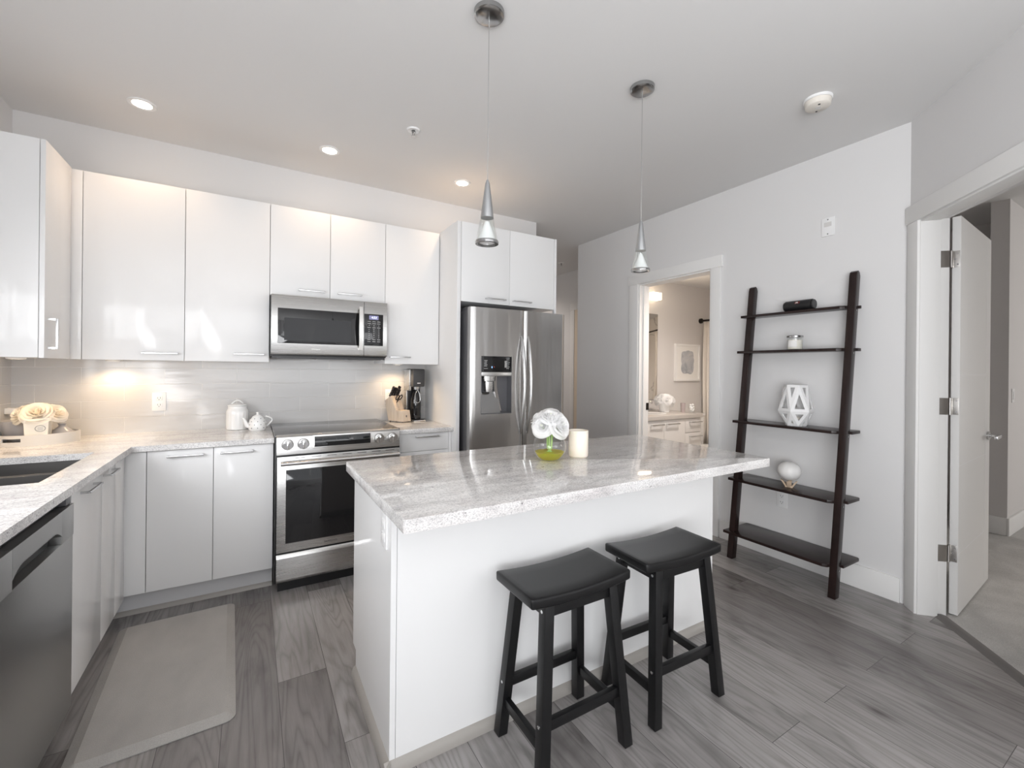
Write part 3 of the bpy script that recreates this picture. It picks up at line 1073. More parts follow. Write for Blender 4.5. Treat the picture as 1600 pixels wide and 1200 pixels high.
# control panel with an open pocket: built of pieces around the hollow
mb.box(DX - 0.04, DX + 0.002, 1.602, 1.722, 0.718, 0.832, 0.0015).box(DX - 0.04, DX + 0.002, 2.085, 2.200, 0.718, 0.832, 0.0015)
mb.box(DX - 0.04, DX + 0.002, 1.722, 2.085, 0.772, 0.832)
mb.box(DX - 0.04, DX - 0.034, 1.722, 2.085, 0.718, 0.772)
lip = [(1.7215, 0.773), (1.7215, 0.764)]
for i in range(25):
    f0 = i / 24
    e_ = max(0.0, abs(f0 - 0.5) * 2 - 0.62) / 0.38
    lip.append((1.722 + 0.363 * f0, 0.7715 - 0.026 * e_ ** 2))
lip += [(2.0855, 0.764), (2.0855, 0.773)]
mb.prism(lip[:1] + lip[2:-2] + lip[-1:], DX - 0.034, DX + 0.002, axis='x')
pn = build('control_panel', mb, M['steel_dw'], t)
build('pocket', MB().box(DX - 0.0338, DX - 0.031, 1.724, 2.083, 0.719, 0.771), M['black'], pn)
build('top_recess', MB().box(DX - 0.035, DX - 0.030, 1.605, 2.198, 0.834, CT - 0.034), M['dark_grey'], t)
build('bracket', MB().box(DX - 0.030, DX - 0.006, 2.150, 2.195, 0.834, 0.866, 0.001), M['steel_side'], t)
build('toe_kick', MB().box(DX - 0.09, DX - 0.07, 1.602, 2.20, 0.0, 0.088), M['black'], t)
# the run goes on towards the camera
t = thing('base_cabinet', 'white base cabinet beyond the dishwasher at the open end', 'cabinet', (-0.87, 1.1, 0), group='white base cabinets')
build('body', MB().box(XL + 0.02, XD - 0.021, 0.56, 1.598, 0.115, CT - 0.031, 0.001), M['gloss'], t)
build('door', MB().box(XD - 0.019, XD, 0.562, 1.08, 0.115, CT - 0.036, 0.0012), M['gloss'], t)
build('door', MB().box(XD - 0.019, XD, 1.083, 1.597, 0.115, CT - 0.036, 0.0012), M['gloss'], t)

# ------------------------------------------------------------------ microwave
t = thing('microwave', 'stainless over the range microwave with black glass door and keypad', 'microwave', (0.47, 3.35, 1.398))
MY = 3.19
build('body', MB().box(0.098, 0.842, MY + 0.04, YB - 0.01, 1.412, 1.809, 0.003), M['black'], t)
build('vent', MB().box(0.11, 0.83, MY + 0.03, YB - 0.05, 1.398, 1.413, 0.003), M['dark_grey'], t)
mb = MB()
for i in range(3):
    mb.box(0.14 + i * 0.235, 0.34 + i * 0.235, MY + 0.06, MY + 0.16, 1.394, 1.399)
build('grille', mb, M['steel_side'], t)
d = build('door', MB().prism([(3.205, 1.421), (MY + 0.004, 1.421), (MY, 1.430), (MY, 1.800), (MY + 0.004, 1.807), (3.235, 1.807), (3.235, 1.421)], 0.102, 0.6755, axis='x'), M['steel'], t)
build('window', MB().box(0.139, 0.668, MY - 0.003, MY + 0.002, 1.494, 1.721, 0.0015), M['black_gloss'], d)
build('window_screen', MB().box(0.177, 0.591, MY - 0.0036, MY, 1.513, 1.660), M['grey_glass'], d)
pts = []
for i in range(15):
    f_ = i / 14
    pts.append((0.650 - 0.004 * math.sin(PI * f_), MY - 0.030 - 0.018 * math.sin(PI * f_), 1.462 + 0.302 * f_))
mb = MB()
for a, b_ in zip(pts, pts[1:]):
    mb.hexa([(a[0] - 0.011, a[1] - 0.005, a[2]), (a[0] + 0.011, a[1] - 0.005, a[2]), (a[0] + 0.011, a[1] + 0.006, a[2]), (a[0] - 0.011, a[1] + 0.006, a[2])],
            [(b_[0] - 0.011, b_[1] - 0.005, b_[2]), (b_[0] + 0.011, b_[1] - 0.005, b_[2]), (b_[0] + 0.011, b_[1] + 0.006, b_[2]), (b_[0] - 0.011, b_[1] + 0.006, b_[2])])
mb.box(0.640, 0.660, MY - 0.030, MY, 1.462, 1.478).box(0.640, 0.660, MY - 0.030, MY, 1.748, 1.764)
build('handle', mb, M['satin'], d)
text('brand_lettering', 'Whirlpool', 0.013, (0.365, MY - 0.0008, 1.459), FACE_S, M['logo_silver'], d)
c_ = build('control_panel', MB().prism([(3.235, 1.421), (MY + 0.004, 1.421), (MY, 1.430), (MY, 1.800), (MY + 0.004, 1.807), (3.235, 1.807)], 0.6785, 0.838, axis='x'), M['steel'], t)
k = build('keypad', MB().box(0.679, 0.810, MY - 0.003, MY + 0.002, 1.496, 1.721, 0.003), M['black_gloss'], c_)
build('display', MB().box(0.711, 0.776, MY - 0.0040, MY, 1.682, 1.711), M['lcd'], k)
text('clock_digits', '4:53', 0.022, (0.745, MY - 0.0044, 1.6965), FACE_S, M['lcd_digit'], k)
mb = MB()
for r in range(11):
    for c in range(3):
        w_ = 0.011 if r in (0, 1, 3, 9, 10) else 0.004
        xx = 0.711 + c * 0.034
        mb.box(xx - w_, xx + w_, MY - 0.0038, MY - 0.002, 1.666 - r * 0.0142, 1.670 - r * 0.0142)
build('key_print', mb, M['key_print'], k)

# ------------------------------------------------------------------ range
t = thing('oven_range', 'stainless slide in electric range with four knobs and a glass oven door', 'range', (0.49, 3.2, 0))
RX0, RX1, RY = 0.131, 0.857, 2.905
build('body', MB().box(0.121, 0.866, RY + 0.035, YB - 0.012, 0.05, 0.915, 0.002), M['black'], t)
build('cooktop', MB().box(0.119, 0.868, RY + 0.042, YB - 0.010, 0.915, 0.930, 0.002), M['cooktop'], t)
for x, y, r_ in ((0.30, 3.10, 0.10), (0.68, 3.10, 0.085), (0.30, 3.40, 0.075), (0.68, 3.40, 0.10)):
    burn = MB()
    for k_ in range(36):
        a = 2 * PI * k_ / 36
        a2 = 2 * PI * (k_ + 1) / 36
        v_ = [(x + q * math.cos(g), y + q * math.sin(g), 0.9303) for q, g in ((r_, a), (r_ + 0.002, a), (r_ + 0.002, a2), (r_, a2))]
        burn.bm.faces.new([burn.bm.verts.new(p_) for p_ in v_])
    build('burner_ring', burn, M['grey_glass'], t, recalc=False)
# slanted control panel
ZP0, ZP1 = 0.818, 0.932
cp = build('control_panel', MB().prism([(RY, ZP0), (RY + 0.012, ZP1 - 0.012), (RY + 0.022, ZP1), (RY + 0.055, ZP1), (RY + 0.055, ZP0)], RX0 - 0.004, RX1, 0.0015, axis='x'), M['steel'], t)


def on_panel(z, out=0.0):
    f_ = (z - ZP0) / (ZP1 - 0.012 - ZP0)
    return RY + 0.012 * f_ - out


for x in (0.185, 0.270, 0.722, 0.808):
    z = 0.876
    yk = on_panel(z)
    kb = build('knob', MB().cyl((x, yk + 0.002, z), (x, yk - 0.026, z - 0.003), 0.0285, 0.026, 28, bev=0.003), M['chrome'], cp)
    build('knob_ring', MB().cyl((x, yk + 0.004, z), (x, yk - 0.006, z - 0.001), 0.0345, 0.033, 28, bev=0.002), M['steel'], kb)
    build('grip', MB().box(x - 0.006, x + 0.006, yk - 0.036, yk - 0.020, z - 0.026, z + 0.020, 0.003), M['chrome'], kb)
TILT = Matrix.Translation((0.497, on_panel(0.884), 0.884)) @ Matrix.Rotation(-math.atan2(0.012, 0.102), 4, 'X')
fr = build('display_bezel', MB().box(-0.176, 0.176, -0.012, 0.004, -0.040, 0.040, 0.003, mtx=TILT), M['steel'], cp)
build('display', MB().box(-0.166, 0.166, -0.0135, -0.010, -0.031, 0.031, 0.001, mtx=TILT), M['black_gloss'], fr)
text('clock_digits', '4:53', 0.013, (0.545, on_panel(0.89, 0.0145), 0.890), FACE_S, M['key_print'], fr)
# oven door
od = build('oven_door', MB().box(RX0, RX1, RY + 0.006, RY + 0.05, 0.238, 0.806, 0.003), M['steel'], t)
build('window', MB().box(0.178, 0.81, RY + 0.003, RY + 0.010, 0.290, 0.726, 0.002), M['black_gloss'], od)
mb = MB()
mb.cyl((RX0 + 0.016, RY - 0.040, 0.772), (RX1 - 0.012, RY - 0.040, 0.772), 0.0125, seg=16, bev=0.002)
mb.box(RX0 + 0.018, RX0 + 0.036, RY - 0.040, RY + 0.008, 0.762, 0.782, 0.002).box(RX1 - 0.034, RX1 - 0.016, RY - 0.040, RY + 0.008, 0.762, 0.782, 0.002)
build('handle', mb, M['steel'], od)
for i in range(7):
    build('vent_slot', MB().box(0.225 + i * 0.09, 0.280 + i * 0.09, RY + 0.0045, RY + 0.008, 0.7935, 0.7960), M['black'], od)
text('brand_lettering', 'SAMSUNG', 0.0155, (0.430, RY + 0.0055, 0.262), FACE_S, M['logo_grey'], od, spacing=1.1)
dr = build('storage_drawer', MB().prism([(RY + 0.010, 0.062), (RY + 0.003, 0.075), (RY + 0.003, 0.205), (RY + 0.014, 0.226), (RY + 0.05, 0.226), (RY + 0.05, 0.062)], RX0, RX1, 0.002, axis='x'), M['steel'], t)
build('plinth', MB().box(0.14, 0.85, RY + 0.04, RY + 0.06, 0.0, 0.06), M['black'], t)

# ------------------------------------------------------------------ fridge
t = thing('refrigerator', 'stainless French door refrigerator with ice and water dispenser', 'refrigerator', (1.75, 3.15, 0))
FX0, FX1, FY = 1.330, 2.160, 2.80
build('case', MB().box(FX0 + 0.004, FX1 - 0.004, FY + 0.078, YB - 0.02, 0.02, 1.768, 0.003), M['steel_side'], t)
build('hinge_cover', MB().box(FX0 + 0.01, FX0 + 0.11, FY + 0.075, FY + 0.20, 1.769, 1.792, 0.003), M['steel_side'], t)
build('hinge_cover', MB().box(FX1 - 0.11, FX1 - 0.01, FY + 0.075, FY + 0.20, 1.769, 1.792, 0.003), M['steel_side'], t)
FS = 1.769


def fridge_door(x0, x1, z0, z1, hole=None):
    """Softly bowed front; hole (xa, xb, za, zb) is left open for the dispenser."""
    m_ = MB()
    bm = m_.bm
    n = 22
    xs = [x0 + (x1 - x0) * i / n for i in range(n + 1)]
    zs = [z0, z1]
    if hole:
        xs = sorted(xs + [hole[0], hole[1]])
        xs = [x for i, x in enumerate(xs) if i == 0 or x - xs[i - 1] > 1e-5]
        zs = [z0, hole[2], hole[3], z1]

    def yy(x):
        e = min(x - x0, x1 - x)
        f_ = (x - FX0) / (FX1 - FX0) * 2 - 1
        y = FY + 0.010 * f_ * f_
        if e < 0.012:
            y += 0.010 * (1 - e / 0.012) ** 2
        return y
    rows = [[bm.verts.new((x, yy(x), z)) for x in xs] for z in zs]
    for a in range(len(zs) - 1):
        for i in range(len(xs) - 1):
            xm = (xs[i] + xs[i + 1]) / 2
            if hole and a == 1 and hole[0] < xm < hole[1]:
                continue
            bm.faces.new((rows[a][i], rows[a][i + 1], rows[a + 1][i + 1], rows[a + 1][i]))
    yb_ = FY + 0.072
    for row, up in ((rows[0], False), (rows[-1], True)):
        b_ = [bm.verts.new((v.co.x, yb_, v.co.z)) for v in row]
        for i in range(len(row) - 1):
            bm.faces.new((row[i], b_[i], b_[i + 1], row[i + 1]))
    for x in (0, -1):
        e = [r_[x] for r_ in rows]
        b_ = [bm.verts.new((v.co.x, yb_, v.co.z)) for v in e]
        for i in range(len(e) - 1):
            bm.faces.new((e[i], b_[i], b_[i + 1], e[i + 1]))
    return m_


HOLE = (1.411, 1.662, 1.012, 1.432)
dl = build('fridge_door', fridge_door(FX0, FS - 0.002, 0.72, 1.782, HOLE), M['steel_fridge'], t, smooth=60)
drr = build('fridge_door', fridge_door(FS + 0.002, FX1, 0.72, 1.782), M['steel_fridge'], t, smooth=60)
fz = build('freezer_drawer', fridge_door(FX0, FX1, 0.06, 0.712), M['steel_fridge'], t, smooth=60)
build('handle', MB().cyl((FX0 + 0.10, FY - 0.045, 0.64), (FX1 - 0.10, FY - 0.045, 0.64), 0.011, seg=14).box(FX0 + 0.10, FX0 + 0.12, FY - 0.045, FY + 0.01, 0.63, 0.65).box(FX1 - 0.12, FX1 - 0.10, FY - 0.045, FY + 0.01, 0.63, 0.65), M['handle'], fz)
for par, xh in ((dl, 1.742), (drr, 1.800)):
    m_ = MB()
    pts = []
    for i in range(21):
        f_ = i / 20
        s_ = math.sin(PI * f_)
        pts.append((xh, FY - 0.006 - 0.052 * s_ ** 0.8, 0.855 + 0.735 * f_))
    m_.tube(pts, [0.006 + 0.006 * min(1, math.sin(PI * i / 20) * 2.5) for i in range(21)], 12)
    build('handle', m_, M['handle'], par)
# dispenser
ds = build('dispenser', MB().box(1.413, 1.660, FY + 0.066, FY + 0.070, 1.013, 1.318).box(1.411, 1.4135, FY + 0.004, FY + 0.07, 1.013, 1.43).box(1.6595, 1.662, FY + 0.002, FY + 0.07, 1.013, 1.43).box(1.411, 1.662, FY + 0.003, FY + 0.07, 1.012, 1.0165), M['steel_side'], dl)
build('display', MB().box(1.412, 1.661, FY + 0.002, FY + 0.010, 1.318, 1.431, 0.001), M['black_gloss'], ds)
build('trim_bar', MB().box(1.412, 1.661, FY - 0.001, FY + 0.03, 1.288, 1.317, 0.002), M['steel'], ds)
build('ice_chute', MB().lathe([(0.0, 0.0), (0.030, 0.0), (0.036, 0.03), (0.038, 0.075), (0.052, 0.08), (0.056, 0.115), (0, 0.115)], (1.488, FY + 0.034, 1.172), 20, sy=0.55), M['steel'], ds)
build('paddle', MB().prism([(1.535, 1.285), (1.560, 1.285), (1.562, 1.20), (1.602, 1.03), (1.575, 1.03), (1.540, 1.19)], FY + 0.045, FY + 0.060, axis='y'), M['chrome'], ds)
build('drip_ramp', MB().prism([(FY + 0.012, 1.018), (FY + 0.065, 1.018), (FY + 0.065, 1.17), (FY + 0.060, 1.17)], 1.418, 1.575, axis='x'), M['dark_chrome'], ds)
mb = MB()
for i in range(5):
    mb.box(1.432 + 0.002 * (i % 2), 1.458 - 0.003 * (i % 3), FY + 0.0012, FY + 0.0025, 1.398 - i * 0.010, 1.402 - i * 0.010)
mb.box(1.430, 1.462, FY + 0.0012, FY + 0.0025, 1.341, 1.344)
build('icon_print', mb, M['key_print'], ds)
mb = MB()
for i in range(8):
    mb.box(1.612 + 0.004 * (i % 2), 1.644 - 0.005 * (i % 3), FY + 0.0012, FY + 0.0025, 1.420 - i * 0.011, 1.423 - i * 0.011)
build('icon_print', mb, M['key_print'], ds)
build('led', MB().box(1.492, 1.499, FY + 0.0010, FY + 0.0025, 1.346, 1.358), M['blue_led'], ds)
build('led', MB().box(1.513, 1.516, FY + 0.0010, FY + 0.0025, 1.352, 1.357), M['red_led'], ds)

# ------------------------------------------------------------------ island
t = thing('kitchen_island', 'white gloss island base with plain panels behind the black stools', 'island', (1.25, 1.74, 0))
IX0, IX1, IY0, IY1 = 0.400, 2.100, 1.442, 2.045
build('front_panel', MB().box(IX0 + 0.0205, IX1 - 0.0205, IY0, IY0 + 0.019, 0, CT - 0.04), M['gloss'], t)
build('end_panel', MB().prism([(IY0 + 0.0005, 0), (1.985, 0), (1.985, 0.105), (IY1, 0.105), (IY1, CT - 0.04), (IY0 + 0.0005, CT - 0.04)], IX0, IX0 + 0.019, axis='x'), M['gloss'], t)
build('end_panel', MB().prism([(IY0 + 0.0005, 0), (1.985, 0), (1.985, 0.105), (IY1, 0.105), (IY1, CT - 0.04), (IY0 + 0.0005, CT - 0.04)], IX1 - 0.019, IX1, axis='x'), M['gloss'], t)
build('body', MB().box(IX0 + 0.02, IX1 - 0.02, IY0 + 0.02, IY1 - 0.022, 0.106, CT - 0.042), M['gloss'], t)
for k in range(4):
    w_ = (IX1 - IX0 - 0.04) / 4
    d = build('door', MB().box(IX0 + 0.02 + k * w_ + G2, IX0 + 0.02 + (k + 1) * w_ - G2, IY1 - 0.020, IY1 - 0.001, 0.108, CT - 0.045), M['gloss'], t)
build('toe_kick', MB().box(IX0 + 0.02, IX1 - 0.02, 1.970, 1.986, 0, 0.105), M['kick'], t)
prof = [(0.0, 0.0), (-0.018, 0.0), (-0.017, 0.018), (-0.010, 0.034), (0.0, 0.040)]
build('quarter_round', MB().prism([(IY0 + a, b_) for a, b_ in prof], IX0 - 0.018, IX1 + 0.018, axis='x'), M['grey_trim'], t)
build('quarter_round', MB().prism([(IX0 + a, b_) for a, b_ in prof], IY0 - 0.018, 1.985, axis='y'), M['grey_trim'], t)
build('quarter_round', MB().prism([(IX1 - a, b_) for a, b_ in prof], IY0 - 0.018, 1.985, axis='y'), M['grey_trim'], t)


def rounded(x0, x1, y0, y1, r, n=6):
    pts_ = []
    for cx_, cy_, a0 in ((x1 - r, y1 - r, 0), (x0 + r, y1 - r, 90), (x0 + r, y0 + r, 180), (x1 - r, y0 + r, 270)):
        for k_ in range(n + 1):
            a = math.radians(a0 + 90 * k_ / n)
            pts_.append((cx_ + r * math.cos(a), cy_ + r * math.sin(a)))
    return pts_


o = build('worktop', MB().prism(rounded(0.367, 2.198, 1.198, 2.078, 0.012), CT - 0.040, CT, 0.003), M['granite'])
tag(o, 'large speckled granite island top with an overhang above the stools', 'worktop', 'granite worktops')


# ------------------------------------------------------------------ outlets and plates
def outlet(label, face, c, z, name='power_outlet', w=0.072, h=0.117, slot='slot'):
    """face: unit axis the plate looks along."""
    t_ = thing(name, label, 'outlet', (c[0], c[1], z), group='wall outlets')
    ang = {'-y': 0, '-x': -PI / 2}[face]
    t_.rotation_euler = (0, 0, ang)
    build('plate', MB().box(-w / 2, w / 2, -0.006, 0, -h / 2, h / 2, 0.002), M['white_plastic'], t_, local=True)
    for dz in (-0.022, 0.022):
        s_ = build('socket', MB().box(-0.017, 0.017, -0.008, -0.005, dz - 0.015, dz + 0.015, 0.002), M['white_plastic'], t_, local=True)
        build('slot', MB().box(-0.008, -0.006, -0.0085, -0.006, dz - 0.002, dz + 0.008).box(0.006, 0.008, -0.0085, -0.006, dz - 0.002, dz + 0.008).cyl((0, -0.0085, dz - 0.008), (0, -0.006, dz - 0.008), 0.0024, seg=10), M[slot], s_, local=True)
    return t_


outlet('white power outlet on the tiles midway between the tray and the canister', '-y', (-0.514, YB - 0.008), 1.107)
outlet('white power outlet on the tiles behind the knife block', '-y', (0.968, YB - 0.008), 1.107)
outlet('white power outlet low on the wall behind the ladder shelf', '-x', (XR, 1.693), 0.432)
outlet('white power outlet on the end panel of the island', '-x', (IX0, 1.52), 0.780, slot='white_plastic')
t = thing('wall_plate', 'small white wall plate with a grey window high on the wall above the ladder shelf', 'plate', (XR, 1.419, 2.298))
t.rotation_euler = (0, 0, -PI / 2)
build('plate', MB().box(-0.037, 0.037, -0.008, 0, -0.060, 0.060, 0.002), M['white_plastic'], t, local=True)
build('lens', MB().box(-0.022, 0.022, -0.010, -0.007, 0.002, 0.030, 0.001), M['vanity'], t, local=True)
build('screw', MB().cyl((0, -0.0095, 0.047), (0, -0.007, 0.047), 0.004, seg=10).cyl((0, -0.0095, -0.047), (0, -0.007, -0.047), 0.004, seg=10), M['dark_chrome'], t, local=True)
t = thing('light_switch', 'small white light switch on the bedroom wall beyond the open door', 'switch', (5.494, 1.01, 1.16))
build('plate', MB().box(-0.036, 0.036, -0.006, 0, -0.058, 0.058, 0.002), M['white_plastic'], t, local=True)
build('rocker', MB().box(-0.016, 0.016, -0.010, -0.005, -0.033, 0.033, 0.002), M['white_plastic'], t, local=True)

# unseen ceiling lamps added to brighten the hall, the bathroom and the bedroom carpet
for nm, lab, (x, y, z), e in (('recessed_light', 'added unseen ceiling lamp brightening the hall', (3.2, 5.9, H), 60), ('recessed_light', 'added unseen ceiling lamp brightening the bathroom', (4.0, 2.5, 2.47), 95), ('recessed_light', 'added unseen ceiling lamp brightening the bedroom carpet', (4.5, -0.7, H), 120)):
    t = thing(nm, lab, 'light', (x, y, z), group='recessed ceiling lights')
    build('trim_ring', MB().lathe([(0.045, -0.004), (0.062, -0.006), (0.066, -0.003), (0.066, 0.0)], (0, 0, 0), 32), M['white_plastic'], t, local=True)
    build('lens', MB().lathe([(0.0, -0.003), (0.047, -0.003)], (0, 0, 0), 32), M['downlight'], t, local=True, recalc=False)
    d = bpy.data.lights.new('spot', 'SPOT')
    d.energy = e
    d.color = (1.0, 0.90, 0.82)
    d.spot_size = math.radians(80 if y < 0 else 150)
    d.spot_blend = 0.8
    d.shadow_soft_size = 0.05
    lo = bpy.data.objects.new('spot', d)
    COL.objects.link(lo)
    lo.location = (x, y, z - 0.02)

# ------------------------------------------------------------------ ceiling fittings
DLX = (-0.537, 0.433, 1.398)
DLAB = ['recessed ceiling light above the sink corner of the kitchen', 'recessed ceiling light above the microwave', 'recessed ceiling light in front of the fridge cabinet']
for x, lab in zip(DLX, DLAB):
    t = thing('recessed_light', lab, 'light', (x, 3.142, H), group='recessed ceiling lights')
    build('trim_ring', MB().lathe([(0.045, -0.004), (0.062, -0.006), (0.066, -0.003), (0.066, 0.0)], (0, 0, 0), 32), M['white_plastic'], t, local=True)
    build('lens', MB().lathe([(0.0, -0.003), (0.047, -0.003)], (0, 0, 0), 32), M['downlight'], t, local=True, recalc=False)
    d = bpy.data.lights.new('spot', 'SPOT')
    d.energy = 8.5
    d.color = (1.0, 0.68, 0.42)
    d.spot_size = math.radians(118)
    d.spot_blend = 0.75
    d.shadow_soft_size = 0.05
    lo = bpy.data.objects.new('spot', d)
    COL.objects.link(lo)
    lo.location = (x, 3.142, H - 0.02)
PK = [(-1.00, 3.10, 'round puck light under the wall cabinet above the tray'), (-0.715, 3.47, 'round puck light under the corner wall cabinet'), (0.99, 3.44, 'round puck light under the wall cabinet over the knife block')]
for x, y, lab in PK:
    t = thing('puck_light', lab, 'light', (x, y, WZ0), group='under cabinet puck lights')
    build('housing', MB().lathe([(0.026, -0.008), (0.033, -0.008), (0.035, -0.004), (0.035, 0)], (0, 0, 0), 28), M['white_plastic'], t, local=True)
    build('lens', MB().lathe([(0.0, -0.0065), (0.027, -0.0065)], (0, 0, 0), 28), M['puck'], t, local=True, recalc=False)
    d = bpy.data.lights.new('puck', 'SPOT')
    d.energy = 4.6
    d.color = (1.0, 0.70, 0.40)
    d.spot_size = math.radians(150)
    d.spot_blend = 0.6
    d.shadow_soft_size = 0.03
    lo = bpy.data.objects.new('puck', d)
    COL.objects.link(lo)
    lo.location = (x, y, WZ0 - 0.015)


def sprinkler(loc, label):
    t_ = thing('fire_sprinkler', label, 'sprinkler', loc, group='ceiling sprinklers')
    build('escutcheon', MB().lathe([(0.012, -0.006), (0.022, -0.004), (0.034, -0.008), (0.038, -0.004), (0.040, 0)], (0, 0, 0), 28), M['white_plastic'], t_, local=True)
    build('head', MB().cyl((0, 0, 0), (0, 0, -0.018), 0.008, seg=12).cyl((-0.008, 0, -0.012), (-0.004, 0, -0.038), 0.0022, seg=8).cyl((0.008, 0, -0.012), (0.004, 0, -0.038), 0.0022, seg=8), M['dark_chrome'], t_, local=True)
    build('deflector', MB().cyl((0, 0, -0.038), (0, 0, -0.041), 0.014, seg=16), M['handle'], t_, local=True)
    return t_


sprinkler((0.832, 2.603, H), 'small fire sprinkler on the kitchen ceiling in front of the recessed lights')
sprinkler((3.598, 4.772, H), 'tiny fire sprinkler on the hall ceiling beyond the fridge')
t = thing('smoke_detector', 'round cream smoke detector on the ceiling beside the angled wall', 'detector', (2.573, 1.175, H), rotz=0.6)
build('base', MB().lathe([(0.0, -0.012), (0.062, -0.012), (0.066, -0.008), (0.066, 0)], (0, 0, 0), 36), M['white_plastic'], t, local=True)
build('cover', MB().lathe([(0.0, -0.046), (0.050, -0.046), (0.058, -0.040), (0.061, -0.014), (0.055, -0.010)], (0, 0, 0), 36), M['cream_plastic'], t, local=True)
mb = MB().cyl((0, 0, -0.046), (0, 0, -0.0475), 0.013, seg=20)
build('test_button', mb, M['vanity'], t, local=True)
mb = MB()
for i in range(4):
    mb.box(-0.040 + i * 0.003, -0.038 + i * 0.003, -0.005, 0.005, -0.0468, -0.045)
for i in range(4):
    mb.box(0.032 + i * 0.003, 0.034 + i * 0.003, -0.004, 0.004, -0.0468, -0.045)
build('vent_slot', mb, M['slot'], t, local=True)


# pendants
def pendant(x, y, label):
    t_ = thing('pendant_light', label, 'light', (x, y, H), group='pendants over the island')
    build('canopy', MB().lathe([(0.0, -0.022), (0.050, -0.022), (0.060, -0.016), (0.062, 0.0)], (0, 0, 0), 36), M['dark_chrome'], t_, local=True)
    build('cable', MB().cyl((0, 0, -0.022), (0, 0, -0.69), 0.0017, seg=8), M['handle'], t_, local=True)
    build('cone', MB().lathe([(0.004, -0.683), (0.010, -0.70), (0.0265, -0.835), (0.0265, -0.838), (0.0, -0.838)][::-1], (0, 0, 0), 32), M['cone'], t_, local=True)
    build('glass_shade', MB().lathe([(0.0455, -0.936), (0.0266, -0.838)], (0, 0, 0), 36).lathe([(0.040, -0.936), (0.0245, -0.839)], (0, 0, 0), 36), M['glass'], t_, local=True)
    build('diffuser', MB().lathe([(0.039, -0.932), (0.009, -0.854), (0.0, -0.853)], (0, 0, 0), 32), M['frost'], t_, local=True)
    build('rim', MB().lathe([(0.036, -0.944), (0.047, -0.944), (0.048, -0.936), (0.046, -0.931), (0.036, -0.933), (0.036, -0.944)], (0, 0, 0), 36), M['dark_chrome'], t_, local=True)
    build('lamp', MB().lathe([(0.0, -0.939), (0.030, -0.939), (0.036, -0.936)], (0, 0, 0), 32), M['frost'], t_, local=True)
    return t_


pd = pendant(0.817, 1.585, 'clear glass cone pendant hanging over the sink end of the island')
dup(pd, (1.709, 1.595, H), 'clear glass cone pendant hanging in front of the bathroom doorway')

# ------------------------------------------------------------------ mat
t = thing('kitchen_mat', 'grey cushioned standing mat with sloped edges on the floor', 'mat', (-0.302, 2.43, 0), math.radians(1.9))
mw_, ml_ = 0.245, 0.485
r_out = rounded(-mw_, mw_, -ml_, ml_, 0.035)
r_in = rounded(-mw_ + 0.035, mw_ - 0.035, -ml_ + 0.035, ml_ - 0.035, 0.012)
mb = MB()
b0 = [mb.bm.verts.new((x, y, 0.001)) for x, y in r_out]
b1 = [mb.bm.verts.new((x, y, 0.004)) for x, y in r_out]
b2 = [mb.bm.verts.new((x, y, 0.019)) for x, y in r_in]
n_ = len(b0)
for i in range(n_):
    j = (i + 1) % n_
    mb.bm.faces.new((b0[i], b0[j], b1[j], b1[i]))
    mb.bm.faces.new((b1[i], b1[j], b2[j], b2[i]))
mb.bm.faces.new(b2)
build('pad', mb, M['mat'], t, local=True, smooth=8)


